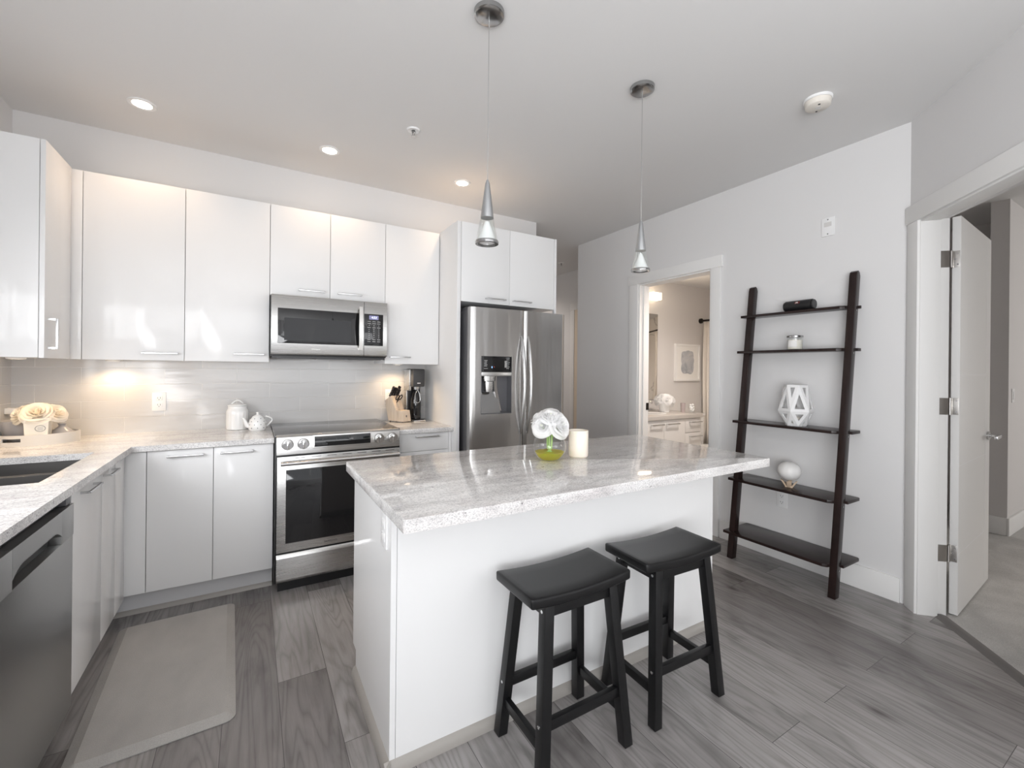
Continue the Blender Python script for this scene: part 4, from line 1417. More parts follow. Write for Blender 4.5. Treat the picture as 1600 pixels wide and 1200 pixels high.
# ------------------------------------------------------------------ stools
def make_stool(label, loc, rot):
    t_ = thing('bar_stool', label, 'stool', loc, rot, 'black saddle stools at the island')
    W_, D_ = 0.217, 0.119

    def seat_pt(u, v, zoff):
        x = (u - 0.5) * 2 * W_
        y = (v - 0.5) * 2 * D_
        z = 0.600 + 0.013 * (abs(x) / W_) ** 2.0
        return (x, y, z + zoff)
    m_ = MB()
    nu, nv = 16, 4
    bm = m_.bm
    T = [[bm.verts.new(seat_pt(i / nu, j / nv, 0)) for j in range(nv + 1)] for i in range(nu + 1)]
    B = [[bm.verts.new((seat_pt(i / nu, j / nv, 0)[0] * 0.995, seat_pt(i / nu, j / nv, 0)[1], seat_pt(i / nu, j / nv, -0.036)[2])) for j in range(nv + 1)] for i in range(nu + 1)]
    for i in range(nu):
        for j in range(nv):
            bm.faces.new((T[i][j], T[i + 1][j], T[i + 1][j + 1], T[i][j + 1]))
            bm.faces.new((B[i][j], B[i][j + 1], B[i + 1][j + 1], B[i + 1][j]))
    for i in range(nu):
        bm.faces.new((T[i][0], B[i][0], B[i + 1][0], T[i + 1][0]))
        bm.faces.new((T[i][nv], T[i + 1][nv], B[i + 1][nv], B[i][nv]))
    for j in range(nv):
        bm.faces.new((T[0][j], T[0][j + 1], B[0][j + 1], B[0][j]))
        bm.faces.new((T[nu][j], B[nu][j], B[nu][j + 1], T[nu][j + 1]))
    bmesh.ops.recalc_face_normals(bm, faces=bm.faces)
    rim = [e for e in bm.edges if len(e.link_faces) == 2 and e.calc_face_angle(0) > 0.9]
    bmesh.ops.bevel(bm, geom=rim, offset=0.008, segments=3, affect='EDGES', profile=0.5)
    build('seat', m_, M['stool'], t_, local=True, smooth=50)
    top_x, top_y, bot_x, bot_y, s_ = 0.138, 0.090, 0.182, 0.133, 0.0185

    def at(z):
        f_ = 1 - z / 0.575
        return top_x + (bot_x - top_x) * f_, top_y + (bot_y - top_y) * f_
    for sx in (-1, 1):
        for sy in (-1, 1):
            def sq(z):
                ax, ay = at(z)
                return [(sx * ax + a * s_, sy * ay + b_ * s_, z) for a, b_ in ((-1, -1), (1, -1), (1, 1), (-1, 1))]
            lg = build('leg', MB().hexa(sq(0.004), sq(0.572), 0.002), M['stool'], t_, local=True)
            ax, ay = at(0)
            build('foot_pad', MB().cyl((sx * ax, sy * ay, 0.0), (sx * ax, sy * ay, 0.0045), 0.013, seg=14), M['white_pad'], lg, local=True)
            ax, ay = at(0.548)
            ax2, ay2 = at(0.20)
            ax3, ay3 = at(0.545)
            mbb = MB().cyl((sx * (ax + s_ - 0.001), sy * ay, 0.548), (sx * (ax + s_ + 0.0018), sy * ay, 0.548), 0.0055, seg=12)
            mbb.cyl((sx * (ax2 + s_ - 0.001), sy * ay2, 0.20), (sx * (ax2 + s_ + 0.0018), sy * ay2, 0.20), 0.0055, seg=12)
            build('bolt', mbb, M['bolt'], lg, local=True)
    for sy in (-1, 1):
        ax, ay = at(0.55)
        build('apron', MB().box(-ax + 0.015, ax - 0.015, sy * ay - 0.011, sy * ay + 0.011, 0.528, 0.574, 0.002), M['stool'], t_, local=True)
        ax, ay = at(0.20)
        build('stretcher', MB().box(-ax + 0.012, ax - 0.012, sy * ay - 0.010, sy * ay + 0.010, 0.178, 0.212, 0.002), M['stool'], t_, local=True)
    for sx in (-1, 1):
        ax, ay = at(0.55)
        build('apron', MB().box(sx * ax - 0.011, sx * ax + 0.011, -ay + 0.015, ay - 0.015, 0.528, 0.570, 0.002), M['stool'], t_, local=True)
        ax, ay = at(0.13)
        build('stretcher', MB().box(sx * ax - 0.010, sx * ax + 0.010, -ay + 0.012, ay - 0.012, 0.112, 0.146, 0.002), M['stool'], t_, local=True)
    return t_


st = make_stool('black wooden saddle stool nearer the sink run at the island', (0.978, 1.264, 0), 0.0)
dup(st, (1.494, 1.254, 0), 'black wooden saddle stool nearer the ladder shelf at the island', math.radians(-2.0))

# ------------------------------------------------------------------ ladder shelf
t = thing('ladder_shelf', 'dark espresso wood leaning ladder shelf with five shelves against the wall', 'shelf', (3.1, 1.58, 0))


def post_x(z):
    return 2.982 + (3.222 - 2.982) * z / 1.965


for y0, y1 in ((1.234, 1.274), (1.876, 1.916)):
    d_ = 0.025
    prof_ = [(post_x(0) - d_, 0), (post_x(0) + d_, 0), (post_x(1.965) + d_, 1.94), (post_x(1.965) + d_ - 0.008, 1.962), (post_x(1.965), 1.972), (post_x(1.965) - d_ + 0.008, 1.962), (post_x(1.965) - d_, 1.94)]
    build('post', MB().prism(prof_, y0, y1, 0.002, axis='y'), M['espresso'], t)
for xf, z in ((3.140, 1.745), (3.098, 1.481), (3.050, 0.972), (3.002, 0.556), (2.950, 0.182)):
    px_ = post_x(z)
    xb_ = XR - 0.016
    poly = [(xf, 1.942), (xf, 1.300), (xf + 0.016, 1.278), (px_ - 0.026, 1.276), (px_ - 0.026, 1.272), (px_ + 0.027, 1.272), (px_ + 0.027, 1.222), (xb_ - 0.01, 1.222), (xb_, 1.232), (xb_, 1.930), (xb_ - 0.01, 1.942)]
    build('shelf_board', MB().prism(poly, z - 0.009, z + 0.009, 0.0015), M['espresso'], t)
mb = MB()
for xf, z in ((3.140, 1.745), (3.098, 1.481), (3.050, 0.972), (3.002, 0.556), (2.950, 0.182)):
    mb.cyl((post_x(z) , 1.235, z - 0.022), (post_x(z), 1.2325, z - 0.022), 0.005, seg=12)
build('bolt', mb, M['dark_chrome'], t)

# things on the ladder shelf
t = thing('bluetooth_speaker', 'small black cylindrical speaker on the top board of the ladder shelf', 'speaker', (3.185, 1.555, 1.754 + 0.036))
mb = MB().cyl((0, -0.088, 0), (0, 0.088, 0), 0.036, seg=28, bev=0.006)
build('body', mb, M['black'], t, local=True)
build('end_cap', MB().cyl((0, -0.094, 0), (0, -0.086, 0), 0.031, seg=24, bev=0.002), M['dark_grey'], t, local=True)
build('end_cap', MB().cyl((0, 0.086, 0), (0, 0.094, 0), 0.031, seg=24, bev=0.002), M['dark_grey'], t, local=True)
lg = build('logo_badge', MB().box(-0.0375, -0.0345, -0.016, 0.016, -0.006, 0.010, 0.001, mtx=Matrix.Rotation(math.radians(24), 4, 'Y')), M['logo_red'], t, local=True)
bl = text('logo_lettering', 'JBL', 0.015, (0, 0, 0), (0, 0, 0), M['logo_white'], t)
bl.matrix_local = Matrix.Rotation(math.radians(24), 4, 'Y') @ Matrix.Translation((-0.0380, 0, 0.002)) @ Matrix.Rotation(-PI / 2, 4, 'Z') @ Matrix.Rotation(PI / 2, 4, 'X')

t = thing('jar_candle', 'clear glass jar candle with a dark metal lid on the ladder shelf', 'candle', (3.168, 1.573, 1.490))
build('jar', MB().lathe([(0.0, 0.0), (0.043, 0.0), (0.046, 0.004), (0.046, 0.082)], (0, 0, 0), 32), M['glass'], t, local=True)
build('wax', MB().lathe([(0.0, 0.004), (0.042, 0.004), (0.042, 0.066), (0.0, 0.066)], (0, 0, 0), 32), M['wax_white'], t, local=True)
build('label_sticker', MB().lathe([(0.0465, 0.018), (0.0465, 0.062)], (0, 0, 0), 12, a0=PI * 0.82, a1=PI * 1.22), M['paper'], t, local=True, recalc=False)
build('lid', MB().lathe([(0.0, 0.083), (0.049, 0.083), (0.049, 0.094), (0.046, 0.096), (0.0, 0.096)], (0, 0, 0), 32), M['dark_chrome'], t, local=True)


def make_lantern():
    """Faceted lantern: hexagonal rings joined by triangles, every face pierced by a smaller triangle."""
    R0, R1, R2 = 0.062, 0.106, 0.070
    Z0, Z1, Z2 = 0.0, 0.098, 0.272
    n = 6
    off = math.radians(10)
    ring0 = [Vector((R0 * math.cos(off + 2 * PI * (i + 0.5) / n), R0 * math.sin(off + 2 * PI * (i + 0.5) / n), Z0)) for i in range(n)]
    ring1 = [Vector((R1 * math.cos(off + 2 * PI * i / n), R1 * math.sin(off + 2 * PI * i / n), Z1)) for i in range(n)]
    ring2 = [Vector((R2 * math.cos(off + 2 * PI * (i + 0.5) / n), R2 * math.sin(off + 2 * PI * (i + 0.5) / n), Z2)) for i in range(n)]
    tris = []
    for i in range(n):
        j = (i + 1) % n
        tris.append((ring1[i], ring1[j], ring2[i]))
        tris.append((ring2[i], ring1[j], ring2[j]))
        tris.append((ring1[j], ring1[i], ring0[i]))
        tris.append((ring0[i], ring0[j], ring1[j]))
    m_ = MB()
    bm = m_.bm
    for tri in tris:
        c = (tri[0] + tri[1] + tri[2]) / 3
        nrm = (tri[1] - tri[0]).cross(tri[2] - tri[0]).normalized()
        if nrm.dot(Vector((c.x, c.y, 0))) < 0:
            nrm = -nrm
        # inset each corner by a constant rim
        rim = 0.0175
        a, b_, d_ = (tri[1] - tri[2]).length, (tri[2] - tri[0]).length, (tri[0] - tri[1]).length
        per = a + b_ + d_
        inc = (tri[0] * a + tri[1] * b_ + tri[2] * d_) / per
        area = (tri[1] - tri[0]).cross(tri[2] - tri[0]).length / 2
        r_in_ = 2 * area / per
        k_ = max(0.0, 1 - rim / r_in_)
        inn = [inc + (p - inc) * k_ for p in tri]
        out_o = [bm.verts.new(p) for p in tri]
        out_i = [bm.verts.new(p) for p in inn]
        in_o = [bm.verts.new(p - nrm * 0.007) for p in tri]
        in_i = [bm.verts.new(p - nrm * 0.007) for p in inn]
        for q in range(3):
            w_ = (q + 1) % 3
            bm.faces.new((out_o[q], out_o[w_], out_i[w_], out_i[q]))
            bm.faces.new((in_o[q], in_i[q], in_i[w_], in_o[w_]))
            bm.faces.new((out_i[q], out_i[w_], in_i[w_], in_i[q]))
    return m_


t = thing('geometric_lantern', 'white faceted lantern pierced with triangles on the middle board', 'lantern', (3.130, 1.545, 0.982))
build('frame', make_lantern(), M['matte_white'], t, local=True, smooth=25)
build('base', MB().lathe([(0.0, 0.0), (0.058, 0.0), (0.058, 0.006), (0.0, 0.006)], (0, 0, 0), 6), M['matte_white'], t, local=True)
t = thing('tealight', 'small white candle inside the pierced lantern', 'candle', (3.130, 1.545, 0.988))
build('wax', MB().lathe([(0.0, 0.0), (0.030, 0.0), (0.030, 0.05), (0.0, 0.05)], (0, 0, 0), 20), M['wax_white'], t, local=True)
build('wick', MB().cyl((0, 0, 0.05), (0, 0, 0.058), 0.0015, seg=6), M['dark_wax'], t, local=True)

t = thing('ornament_stand', 'folded pale wood stand holding the white egg ornament', 'stand', (3.12, 1.577, 0.565), 0.35)
mb = MB()
for k_ in range(4):
    R_ = Matrix.Rotation(k_ * PI / 2, 4, 'Z')
    mb.hexa([R_ @ Vector(p) for p in ((0.010, -0.010, 0.0), (0.022, -0.010, 0.0), (0.022, 0.010, 0.0), (0.010, 0.010, 0.0))],
            [R_ @ Vector(p) for p in ((0.036, -0.012, 0.040), (0.050, -0.012, 0.046), (0.050, 0.012, 0.046), (0.036, 0.012, 0.040))], 0.001)
mb.box(-0.022, 0.022, -0.022, 0.022, 0.0, 0.010, 0.001)
build('cradle', mb, M['oak'], t, local=True)
o = build('egg_ornament', MB().sphere((3.12, 1.577, 0.672), 0.070, 0.070, 0.062, 36, 22), M['egg'])
tag(o, 'large smooth white egg ornament on a wooden stand on the ladder shelf', 'ornament')


# ------------------------------------------------------------------ flowers
def rose_mesh(R_, seed):
    """A full ranunculus-like bloom that opens towards +Z; the outermost petals reach radius R_."""
    rnd = random.Random(seed)
    m_ = MB()
    layers = 6
    for k_ in range(layers):
        f_ = k_ / (layers - 1)
        n = 3 + int(2.2 * f_ + 0.5)
        tip_r = R_ * (0.10 + 0.88 * f_ ** 0.95)          # where the lip ends
        tip_z = R_ * (0.46 + 0.10 * f_ - 0.62 * f_ ** 2.4)    # height of the lip
        belly = R_ * (0.16 + 0.66 * f_)                   # widest point below the lip
        belly_z = R_ * (0.05 - 0.22 * f_)
        roll = R_ * (0.03 + 0.15 * f_)                    # how far the lip rolls outwards
        ph = k_ * 1.1 + rnd.random()
        for i in range(n):
            th = ph + 2 * PI * i / n + rnd.uniform(-0.15, 0.15)
            half = PI / n * 1.42
            dz = rnd.uniform(-0.05, 0.05) * R_
            sc_ = rnd.uniform(0.94, 1.06)
            wob = rnd.uniform(0, 6.28)

            def fn(u, v, th=th, half=half, tip_r=tip_r, tip_z=tip_z, belly=belly, belly_z=belly_z, roll=roll, dz=dz, sc_=sc_, wob=wob):
                e = (u - 0.5) * 2
                vv = v * (1 - 0.16 * abs(e) ** 2.5)
                a = th + e * half * (0.30 + 0.70 * math.sin(min(1, vv * 1.5) * PI / 2))
                # quadratic path: foot -> belly -> lip
                p0, p1, p2 = (0.04 * R_, -0.34 * R_), (belly, belly_z), (tip_r, tip_z + dz)
                q = vv
                r_ = p0[0] * (1 - q) ** 2 + 2 * p1[0] * q * (1 - q) + p2[0] * q * q
                z_ = p0[1] * (1 - q) ** 2 + 2 * p1[1] * q * (1 - q) + p2[1] * q * q
                lip = max(0.0, (v - 0.72) / 0.28)
                r_ += roll * lip ** 1.4
                z_ -= roll * 0.9 * lip ** 2.2
                r_ += R_ * 0.022 * math.sin(6 * u + wob) * v
                z_ += R_ * 0.028 * math.sin(8 * u + wob * 1.7) * v
                return Vector((sc_ * r_ * math.cos(a), sc_ * r_ * math.sin(a), z_))
            m_.grid(fn, 7, 7)
    return m_


_rose_cache = {}


def rose(label, loc, direction, R_, seed, petal, stem_to, stem_mat, group, stem_mid=None, name='white_rose'):
    t_ = thing(name, label, 'flower', loc, group=group)
    t_.rotation_mode = 'QUATERNION'
    q = Vector((0, 0, 1)).rotation_difference(Vector(direction).normalized())
    t_.rotation_quaternion = q
    key = (round(R_, 3), seed % 3, petal.name)
    if key not in _rose_cache:
        bo = build('bloom', rose_mesh(R_, seed), petal, t_, local=True, recalc=False, smooth=80)
        co = build('flower_centre', MB().sphere((0, 0, R_ * 0.28), R_ * 0.055, R_ * 0.055, R_ * 0.10, 10, 8), M['petal_core'], bo, local=True)
        _rose_cache[key] = (bo, co)
    else:
        b0_, c0_ = _rose_cache[key]
        bo = b0_.copy()
        COL.objects.link(bo)
        bo.parent = t_
        co = c0_.copy()
        COL.objects.link(co)
        co.parent = bo
    if stem_to is not None:
        inv = q.to_matrix().to_4x4().inverted() @ Matrix.Translation(-Vector(loc))
        pts_ = [Vector(loc)]
        if stem_mid:
            pts_ += [Vector(p) for p in stem_mid]
        pts_.append(Vector(stem_to))
        # smooth the path
        fine = []
        for a, b_ in zip(pts_, pts_[1:]):
            for s_ in range(4):
                fine.append(a.lerp(b_, s_ / 4))
        fine.append(pts_[-1])
        build('stem', MB().tube([inv @ p for p in fine], 0.0032, 8), stem_mat, t_, local=True)
    return t_


# vase on the island
VX, VY = 1.207, 1.678
t = thing('glass_vase', 'round clear glass vase of white roses on the island', 'vase', (VX, VY, CT))
RV = 0.078
CV = 0.066
prof = []
for k_ in range(19):
    z = 0.0015 + k_ / 18 * 0.126
    prof.append((math.sqrt(max(0.0, RV ** 2 - (z - CV) ** 2)), z))
build('globe', MB().lathe([(0.0, 0.0015)] + prof + [(prof[-1][0] + 0.002, 0.131)], (0, 0, 0), 44), M['glass'], t, local=True, recalc=True)
wp = [(max(0, r_ - 0.004), z + 0.003) for r_, z in prof if z < 0.043]
build('water', MB().lathe([(0.0, wp[0][1])] + wp + [(0.0, wp[-1][1])], (0, 0, 0), 36), M['oil'], t, local=True)

heads = [((1.232, 1.630, 1.083), (0.30, -0.85, 0.42), 0.063, 1), ((1.152, 1.660, 1.078), (-0.75, -0.50, 0.35), 0.052, 2), ((1.218, 1.700, 1.128), (0.0, 0.05, 1.0), 0.052, 3),
         ((1.262, 1.682, 1.105), (0.75, -0.10, 0.60), 0.052, 4), ((1.165, 1.706, 1.112), (-0.45, 0.35, 0.75), 0.052, 5), ((1.190, 1.650, 1.122), (-0.15, -0.45, 0.85), 0.048, 6),
         ((1.246, 1.724, 1.112), (0.45, 0.70, 0.6), 0.052, 7)]
hl = ['big open white rose facing the room at the front of the island bouquet', 'white rose facing the sink run at the outer side of the island bouquet',
      'white rose pointing straight up at the top of the island bouquet', 'white rose leaning over the candle in the island bouquet',
      'white rose at the fridge side of the island bouquet', 'small white rose above the big front bloom of the island bouquet', 'white rose at the back of the island bouquet']
for (loc, dr_, R_, sd), lab in zip(heads, hl):
    a = sd * 2.4
    foot = (VX + 0.040 * math.cos(a), VY + 0.040 * math.sin(a), CT + 0.014)
    mid = (VX + 0.010 * math.cos(a + 3), VY + 0.010 * math.sin(a + 3), CT + 0.055)
    mid2 = (VX + 0.012 * math.cos(a + 3.1), VY + 0.012 * math.sin(a + 3.1), CT + 0.105)
    rose(lab, loc, dr_, R_, sd, M['petal'], foot, M['stem'], 'roses in the island vase', [mid2, mid])

# candle on the island
t = thing('pillar_candle', 'cream glazed candle jar beside the rose vase on the island', 'candle', (1.376, 1.672, CT))
build('vessel', MB().lathe([(0.0, 0.0), (0.040, 0.0), (0.0465, 0.006), (0.0475, 0.02), (0.0475, 0.127), (0.0465, 0.130), (0.0435, 0.129), (0.043, 0.122)], (0, 0, 0), 40), M['wax'], t, local=True)
build('wax', MB().lathe([(0.0, 0.108), (0.043, 0.108)], (0, 0, 0), 32).lathe([(0.0431, 0.108), (0.0431, 0.123)], (0, 0, 0), 32), M['wax_white'], t, local=True)
build('wick', MB().cyl((0, 0, 0.108), (0, 0, 0.118), 0.0015, seg=6), M['dark_wax'], t, local=True)

# ------------------------------------------------------------------ things on the worktops
# canister
t = thing('canister', 'white fluted ceramic canister with a lid beside the teapot', 'canister', (-0.083, 3.50, CT))
m_ = MB()
nseg = 72
profc = [(0.058, 0.0), (0.063, 0.004), (0.064, 0.02), (0.064, 0.100), (0.065, 0.125), (0.060, 0.136), (0.056, 0.142), (0.056, 0.158), (0.0, 0.158)]
bm = m_.bm
rings = []
for r_, z in [(0.0, 0.0)] + profc:
    ring = []
    for i in range(nseg):
        a = 2 * PI * i / nseg
        rr = r_
        if 0.015 < z < 0.11:
            rr = r_ + 0.0032 * (abs(math.cos(a * 9)) - 0.5)
        ring.append(bm.verts.new((rr * math.cos(a), rr * math.sin(a), z)))
    rings.append(ring)
for A, B in zip(rings, rings[1:]):
    for i in range(nseg):
        j = (i + 1) % nseg
        bm.faces.new((A[i], A[j], B[j], B[i]))
bmesh.ops.remove_doubles(bm, verts=bm.verts, dist=1e-5)
build('body', m_, M['ceramic'], t, local=True)
lid = build('lid', MB().lathe([(0.0, 0.160), (0.058, 0.160), (0.059, 0.166), (0.050, 0.172), (0.0, 0.176)], (0, 0, 0), 36), M['ceramic'], t, local=True)
pts = [(-0.034 + 0.068 * i / 12, 0, 0.172 + 0.024 * math.sin(PI * i / 12)) for i in range(13)]
build('handle', MB().tube(pts, 0.0042, 8), M['ceramic'], lid, local=True)

# teapot
t = thing('teapot', 'white teapot with dark polka dots on the worktop beside the range', 'teapot', (0.035, 3.40, CT))
TP = [(0.0, 0.0), (0.046, 0.0), (0.052, 0.006), (0.054, 0.025), (0.053, 0.05), (0.046, 0.072), (0.036, 0.084), (0.034, 0.086)]
body = build('body', MB().lathe(TP, (0, 0, 0), 40), M['ceramic'], t, local=True)
lid = build('lid', MB().lathe([(0.034, 0.086), (0.030, 0.093), (0.016, 0.100), (0.008, 0.103), (0.007, 0.108), (0.010, 0.113), (0.008, 0.120), (0.0, 0.122)], (0, 0, 0), 32), M['ceramic'], t, local=True)
pts = [(-0.045, 0, 0.028), (-0.062, 0, 0.036), (-0.070, 0, 0.055), (-0.076, 0, 0.074), (-0.086, 0, 0.086)]
build('spout', MB().tube(pts, [0.018, 0.015, 0.011, 0.008, 0.007], 12), M['ceramic'], t, local=True)
pts = [(0.045 + 0.040 * math.sin(PI * i / 14), 0, 0.018 + 0.074 * i / 14 + 0.010 * math.sin(PI * i / 14)) for i in range(15)]
build('handle', MB().tube(pts, 0.0045, 10), M['ceramic'], t, local=True)
m_ = MB()
for row, (r_, z, n) in enumerate(((0.0545, 0.018, 9), (0.0540, 0.040, 9), (0.0500, 0.061, 8), (0.0405, 0.0795, 7))):
    for i in range(n):
        a = 2 * PI * (i + 0.5 * (row % 2)) / n - PI / 2
        p_ = Vector((r_ * math.cos(a), r_ * math.sin(a), z))
        nn = Vector((math.cos(a), math.sin(a), 0.0 if z < 0.05 else 0.7)).normalized()
        m_.cyl(p_ - nn * 0.002, p_ + nn * 0.0008, 0.0026, seg=8)
build('dot_print', m_, M['slot'], body, local=True)

# knife block
t = thing('knife_block', 'pale beech knife block in front of the soda maker', 'knife block', (1.012, 3.455, CT), math.radians(28))
# local: leans back; front faces -Y
blk = build('block', MB().prism([(-0.030, 0.006), (0.075, 0.006), (0.118, 0.165), (0.050, 0.205), (-0.005, 0.100)], -0.044, 0.044, 0.002, axis='x'), M['beech'], t, local=True)
build('front_box', MB().prism([(-0.085, 0.006), (-0.030, 0.006), (-0.008, 0.092), (-0.070, 0.092)], -0.044, 0.044, 0.002, axis='x'), M['beech'], t, local=True)
build('foot', MB().cyl((-0.034, -0.070, 0), (-0.034, -0.070, 0.006), 0.006, seg=10).cyl((0.034, -0.070, 0), (0.034, -0.070, 0.006), 0.006, seg=10).cyl((-0.034, 0.065, 0), (-0.034, 0.065, 0.006), 0.006, seg=10).cyl((0.034, 0.065, 0), (0.034, 0.065, 0.006), 0.006, seg=10), M['black'], t, local=True)
m_ = MB()
m_.box(-0.006, 0.006, -0.0795, -0.0775, 0.042, 0.054).box(-0.002, 0.002, -0.0797, -0.0775, 0.034, 0.044)
build('maker_mark', m_, M['logo_grey'], t, local=True)
RK = Matrix.Translation((1.012, 3.455, CT)) @ Matrix.Rotation(math.radians(28), 4, 'Z')
ax_dir = (Vector((0, -0.045, 0.060))).normalized()


def knife(label, lx, ly, lz, length, w_, rivets=True):
    base = RK @ Vector((lx, ly, lz))
    dirw = (RK.to_3x3() @ Vector((0, -0.52, 0.85))).normalized()
    xw = (RK.to_3x3() @ Vector((1, 0, 0))).normalized()
    zw = dirw
    yw = zw.cross(xw).normalized()
    t_ = thing('kitchen_knife', label, 'knife', base, group='knives in the knife block')
    R_ = Matrix((xw, yw, zw)).transposed()
    t_.rotation_mode = 'QUATERNION'
    t_.rotation_quaternion = R_.to_quaternion()
    build('blade', MB().box(-0.0010, 0.0010, -w_ * 0.8, w_ * 0.8, -0.06, 0.012), M['blade'], t_, local=True)
    build('handle', MB().prism([(-w_, 0.010), (w_, 0.010), (w_ * 0.85, length * 0.5), (w_ * 1.15, length), (-w_ * 0.9, length), (-w_ * 0.8, length * 0.5)], -0.0075, 0.0075, 0.002, axis='x'), M['black'], t_, local=True)
    if rivets:
        m2 = MB()
        for f_ in (0.25, 0.5, 0.75):
            m2.cyl((-0.0082, 0, length * f_ + 0.005), (0.0082, 0, length * f_ + 0.005), 0.0028, seg=8)
        build('rivet', m2, M['blade'], t_, local=True)


knife('black handled chef knife at the outlet end of the knife block', -0.032, 0.075, 0.190, 0.100, 0.012)
knife('black handled knife with a steel bolster in the middle of the knife block', -0.008, 0.065, 0.195, 0.085, 0.010)
knife('black riveted knife at the soda maker end of the knife block', 0.030, 0.080, 0.188, 0.105, 0.010)
knife('short black paring knife low at the front of the knife block', 0.012, 0.045, 0.195, 0.070, 0.009)
base = RK @ Vector((-0.010, 0.020, 0.150))
t = thing('scissors', 'black handled kitchen scissors hooked at the front of the knife block', 'scissors', base)
dirw = (RK.to_3x3() @ Vector((0, -0.52, 0.85))).normalized()
xw = (RK.to_3x3() @ Vector((1, 0, 0))).normalized()
yw = dirw.cross(xw).normalized()
t.rotation_mode = 'QUATERNION'
t.rotation_quaternion = Matrix((xw, yw, dirw)).transposed().to_quaternion()
for s_ in (-1, 1):
    pts = [(s_ * (0.016 + 0.014 * math.cos(2 * PI * i / 16)), 0, 0.050 + 0.022 * math.sin(2 * PI * i / 16)) for i in range(17)]
    build('finger_loop', MB().tube(pts, 0.0042, 8, caps=False), M['black'], t, local=True)
    build('blade', MB().box(s_ * 0.004 - 0.004, s_ * 0.004 + 0.004, -0.0015 + s_ * 0.0012, 0.0015 + s_ * 0.0012, -0.045, 0.030), M['blade'], t, local=True)

# soda maker
t = thing('soda_maker', 'black and silver soda maker with a bottle in the worktop corner', 'soda maker', (1.150, 3.485, CT), math.radians(6))
build('base', MB().box(-0.052, 0.052, -0.060, 0.080, 0.0, 0.012, 0.003), M['black'], t, local=True)
build('drip_tray', MB().box(-0.050, 0.050, -0.095, -0.055, 0.0, 0.008, 0.002), M['chrome'], t, local=True)
build('column', MB().box(-0.055, 0.055, 0.020, 0.085, 0.010, 0.405, 0.008), M['black'], t, local=True)
build('side_cover', MB().box(-0.064, -0.048, -0.030, 0.082, 0.245, 0.415, 0.004).box(-0.062, -0.052, 0.030, 0.080, 0.012, 0.245, 0.002), M['steel'], t, local=True)
hd = build('head', MB().box(-0.050, 0.055, -0.070, 0.080, 0.275, 0.420, 0.014), M['dark_grey'], t, local=True)
build('logo_plate', MB().box(-0.014, 0.014, -0.0715, -0.069, 0.302, 0.309), M['logo_white'], hd, local=True)
build('nozzle', MB().cyl((0, -0.015, 0.278), (0, -0.015, 0.252), 0.030, 0.026, 20), M['handle'], t, local=True)
bt = thing('soda_bottle', 'black carbonating bottle fitted in the soda maker', 'bottle', (1.150 - 0.0, 3.485 - 0.018, CT + 0.0125))
build('body', MB().lathe([(0.0, 0.0), (0.036, 0.0), (0.041, 0.008), (0.042, 0.03), (0.040, 0.06), (0.042, 0.11), (0.040, 0.16), (0.030, 0.20), (0.020, 0.225), (0.018, 0.240), (0.0, 0.240)], (0, 0, 0), 32), M['black_gloss'], bt, local=True)
pts = [(-0.022 * math.cos(PI * i / 12), -0.046, 0.165 - 0.030 * math.sin(PI * i / 12)) for i in range(13)]
pts = [(0.006, -0.030, 0.243), (-0.018, -0.040, 0.205)] + pts + [(0.018, -0.040, 0.205), (0.002, -0.030, 0.243)]
build('carry_strap', MB().tube(pts, 0.0028, 8), M['handle'], bt, local=True)

# ---- tray group in the corner
TX, TY = -1.005, 3.375
t = thing('serving_tray', 'oval cream tray with a slotted handle on the worktop corner', 'tray', (TX, TY, CT))
TA, TB = 0.170, 0.150


def oval(a, b_, n=64):
    return [(a * math.cos(2 * PI * i / n), b_ * math.sin(2 * PI * i / n)) for i in range(n)]


m_ = MB()
bm = m_.bm
outer, innr = oval(TA, TB), oval(TA - 0.008, TB - 0.008)
n = len(outer)


def slot_here(i):
    a = 360.0 * (i + 0.5) / n
    return 238 <= a <= 262


zl = [0.0, 0.022, 0.040, 0.056]
O = [[bm.verts.new((x, y, z)) for x, y in outer] for z in zl]
I = [[bm.verts.new((x, y, z)) for x, y in innr] for z in zl]
for i in range(n):
    j = (i + 1) % n
    for k_ in range(3):
        if k_ == 1 and slot_here(i):
            continue
        bm.faces.new((O[k_][i], O[k_][j], O[k_ + 1][j], O[k_ + 1][i]))
        bm.faces.new((I[k_][i], I[k_ + 1][i], I[k_ + 1][j], I[k_][j]))
    bm.faces.new((O[3][i], O[3][j], I[3][j], I[3][i]))
    if slot_here(i):
        bm.faces.new((O[1][i], O[1][j], I[1][j], I[1][i]))
        bm.faces.new((O[2][i], I[2][i], I[2][j], O[2][j]))
        if not slot_here(i - 1):
            bm.faces.new((O[1][i], I[1][i], I[2][i], O[2][i]))
        if not slot_here(i + 1):
            bm.faces.new((O[1][j], O[2][j], I[2][j], I[1][j]))
bm.faces.new([v for v in O[0]][::-1])
build('rim', m_, M['tray'], t, local=True)
m_ = MB()
m_.prism(oval(TA - 0.009, TB - 0.009), 0.001, 0.006)
build('tray_floor', m_, M['tray_in'], t, local=True)

TZ = CT + 0.0065
t = thing('flower_pot', 'cream square pot with an oval emblem holding roses in the tray', 'pot', (-0.975, 3.285, TZ), math.radians(6))
pw = 0.046


def tpr(z0, z1, w0, w1):
    return [(-w0, -w0, z0), (w0, -w0, z0), (w0, w0, z0), (-w0, w0, z0)], [(-w1, -w1, z1), (w1, -w1, z1), (w1, w1, z1), (-w1, w1, z1)]


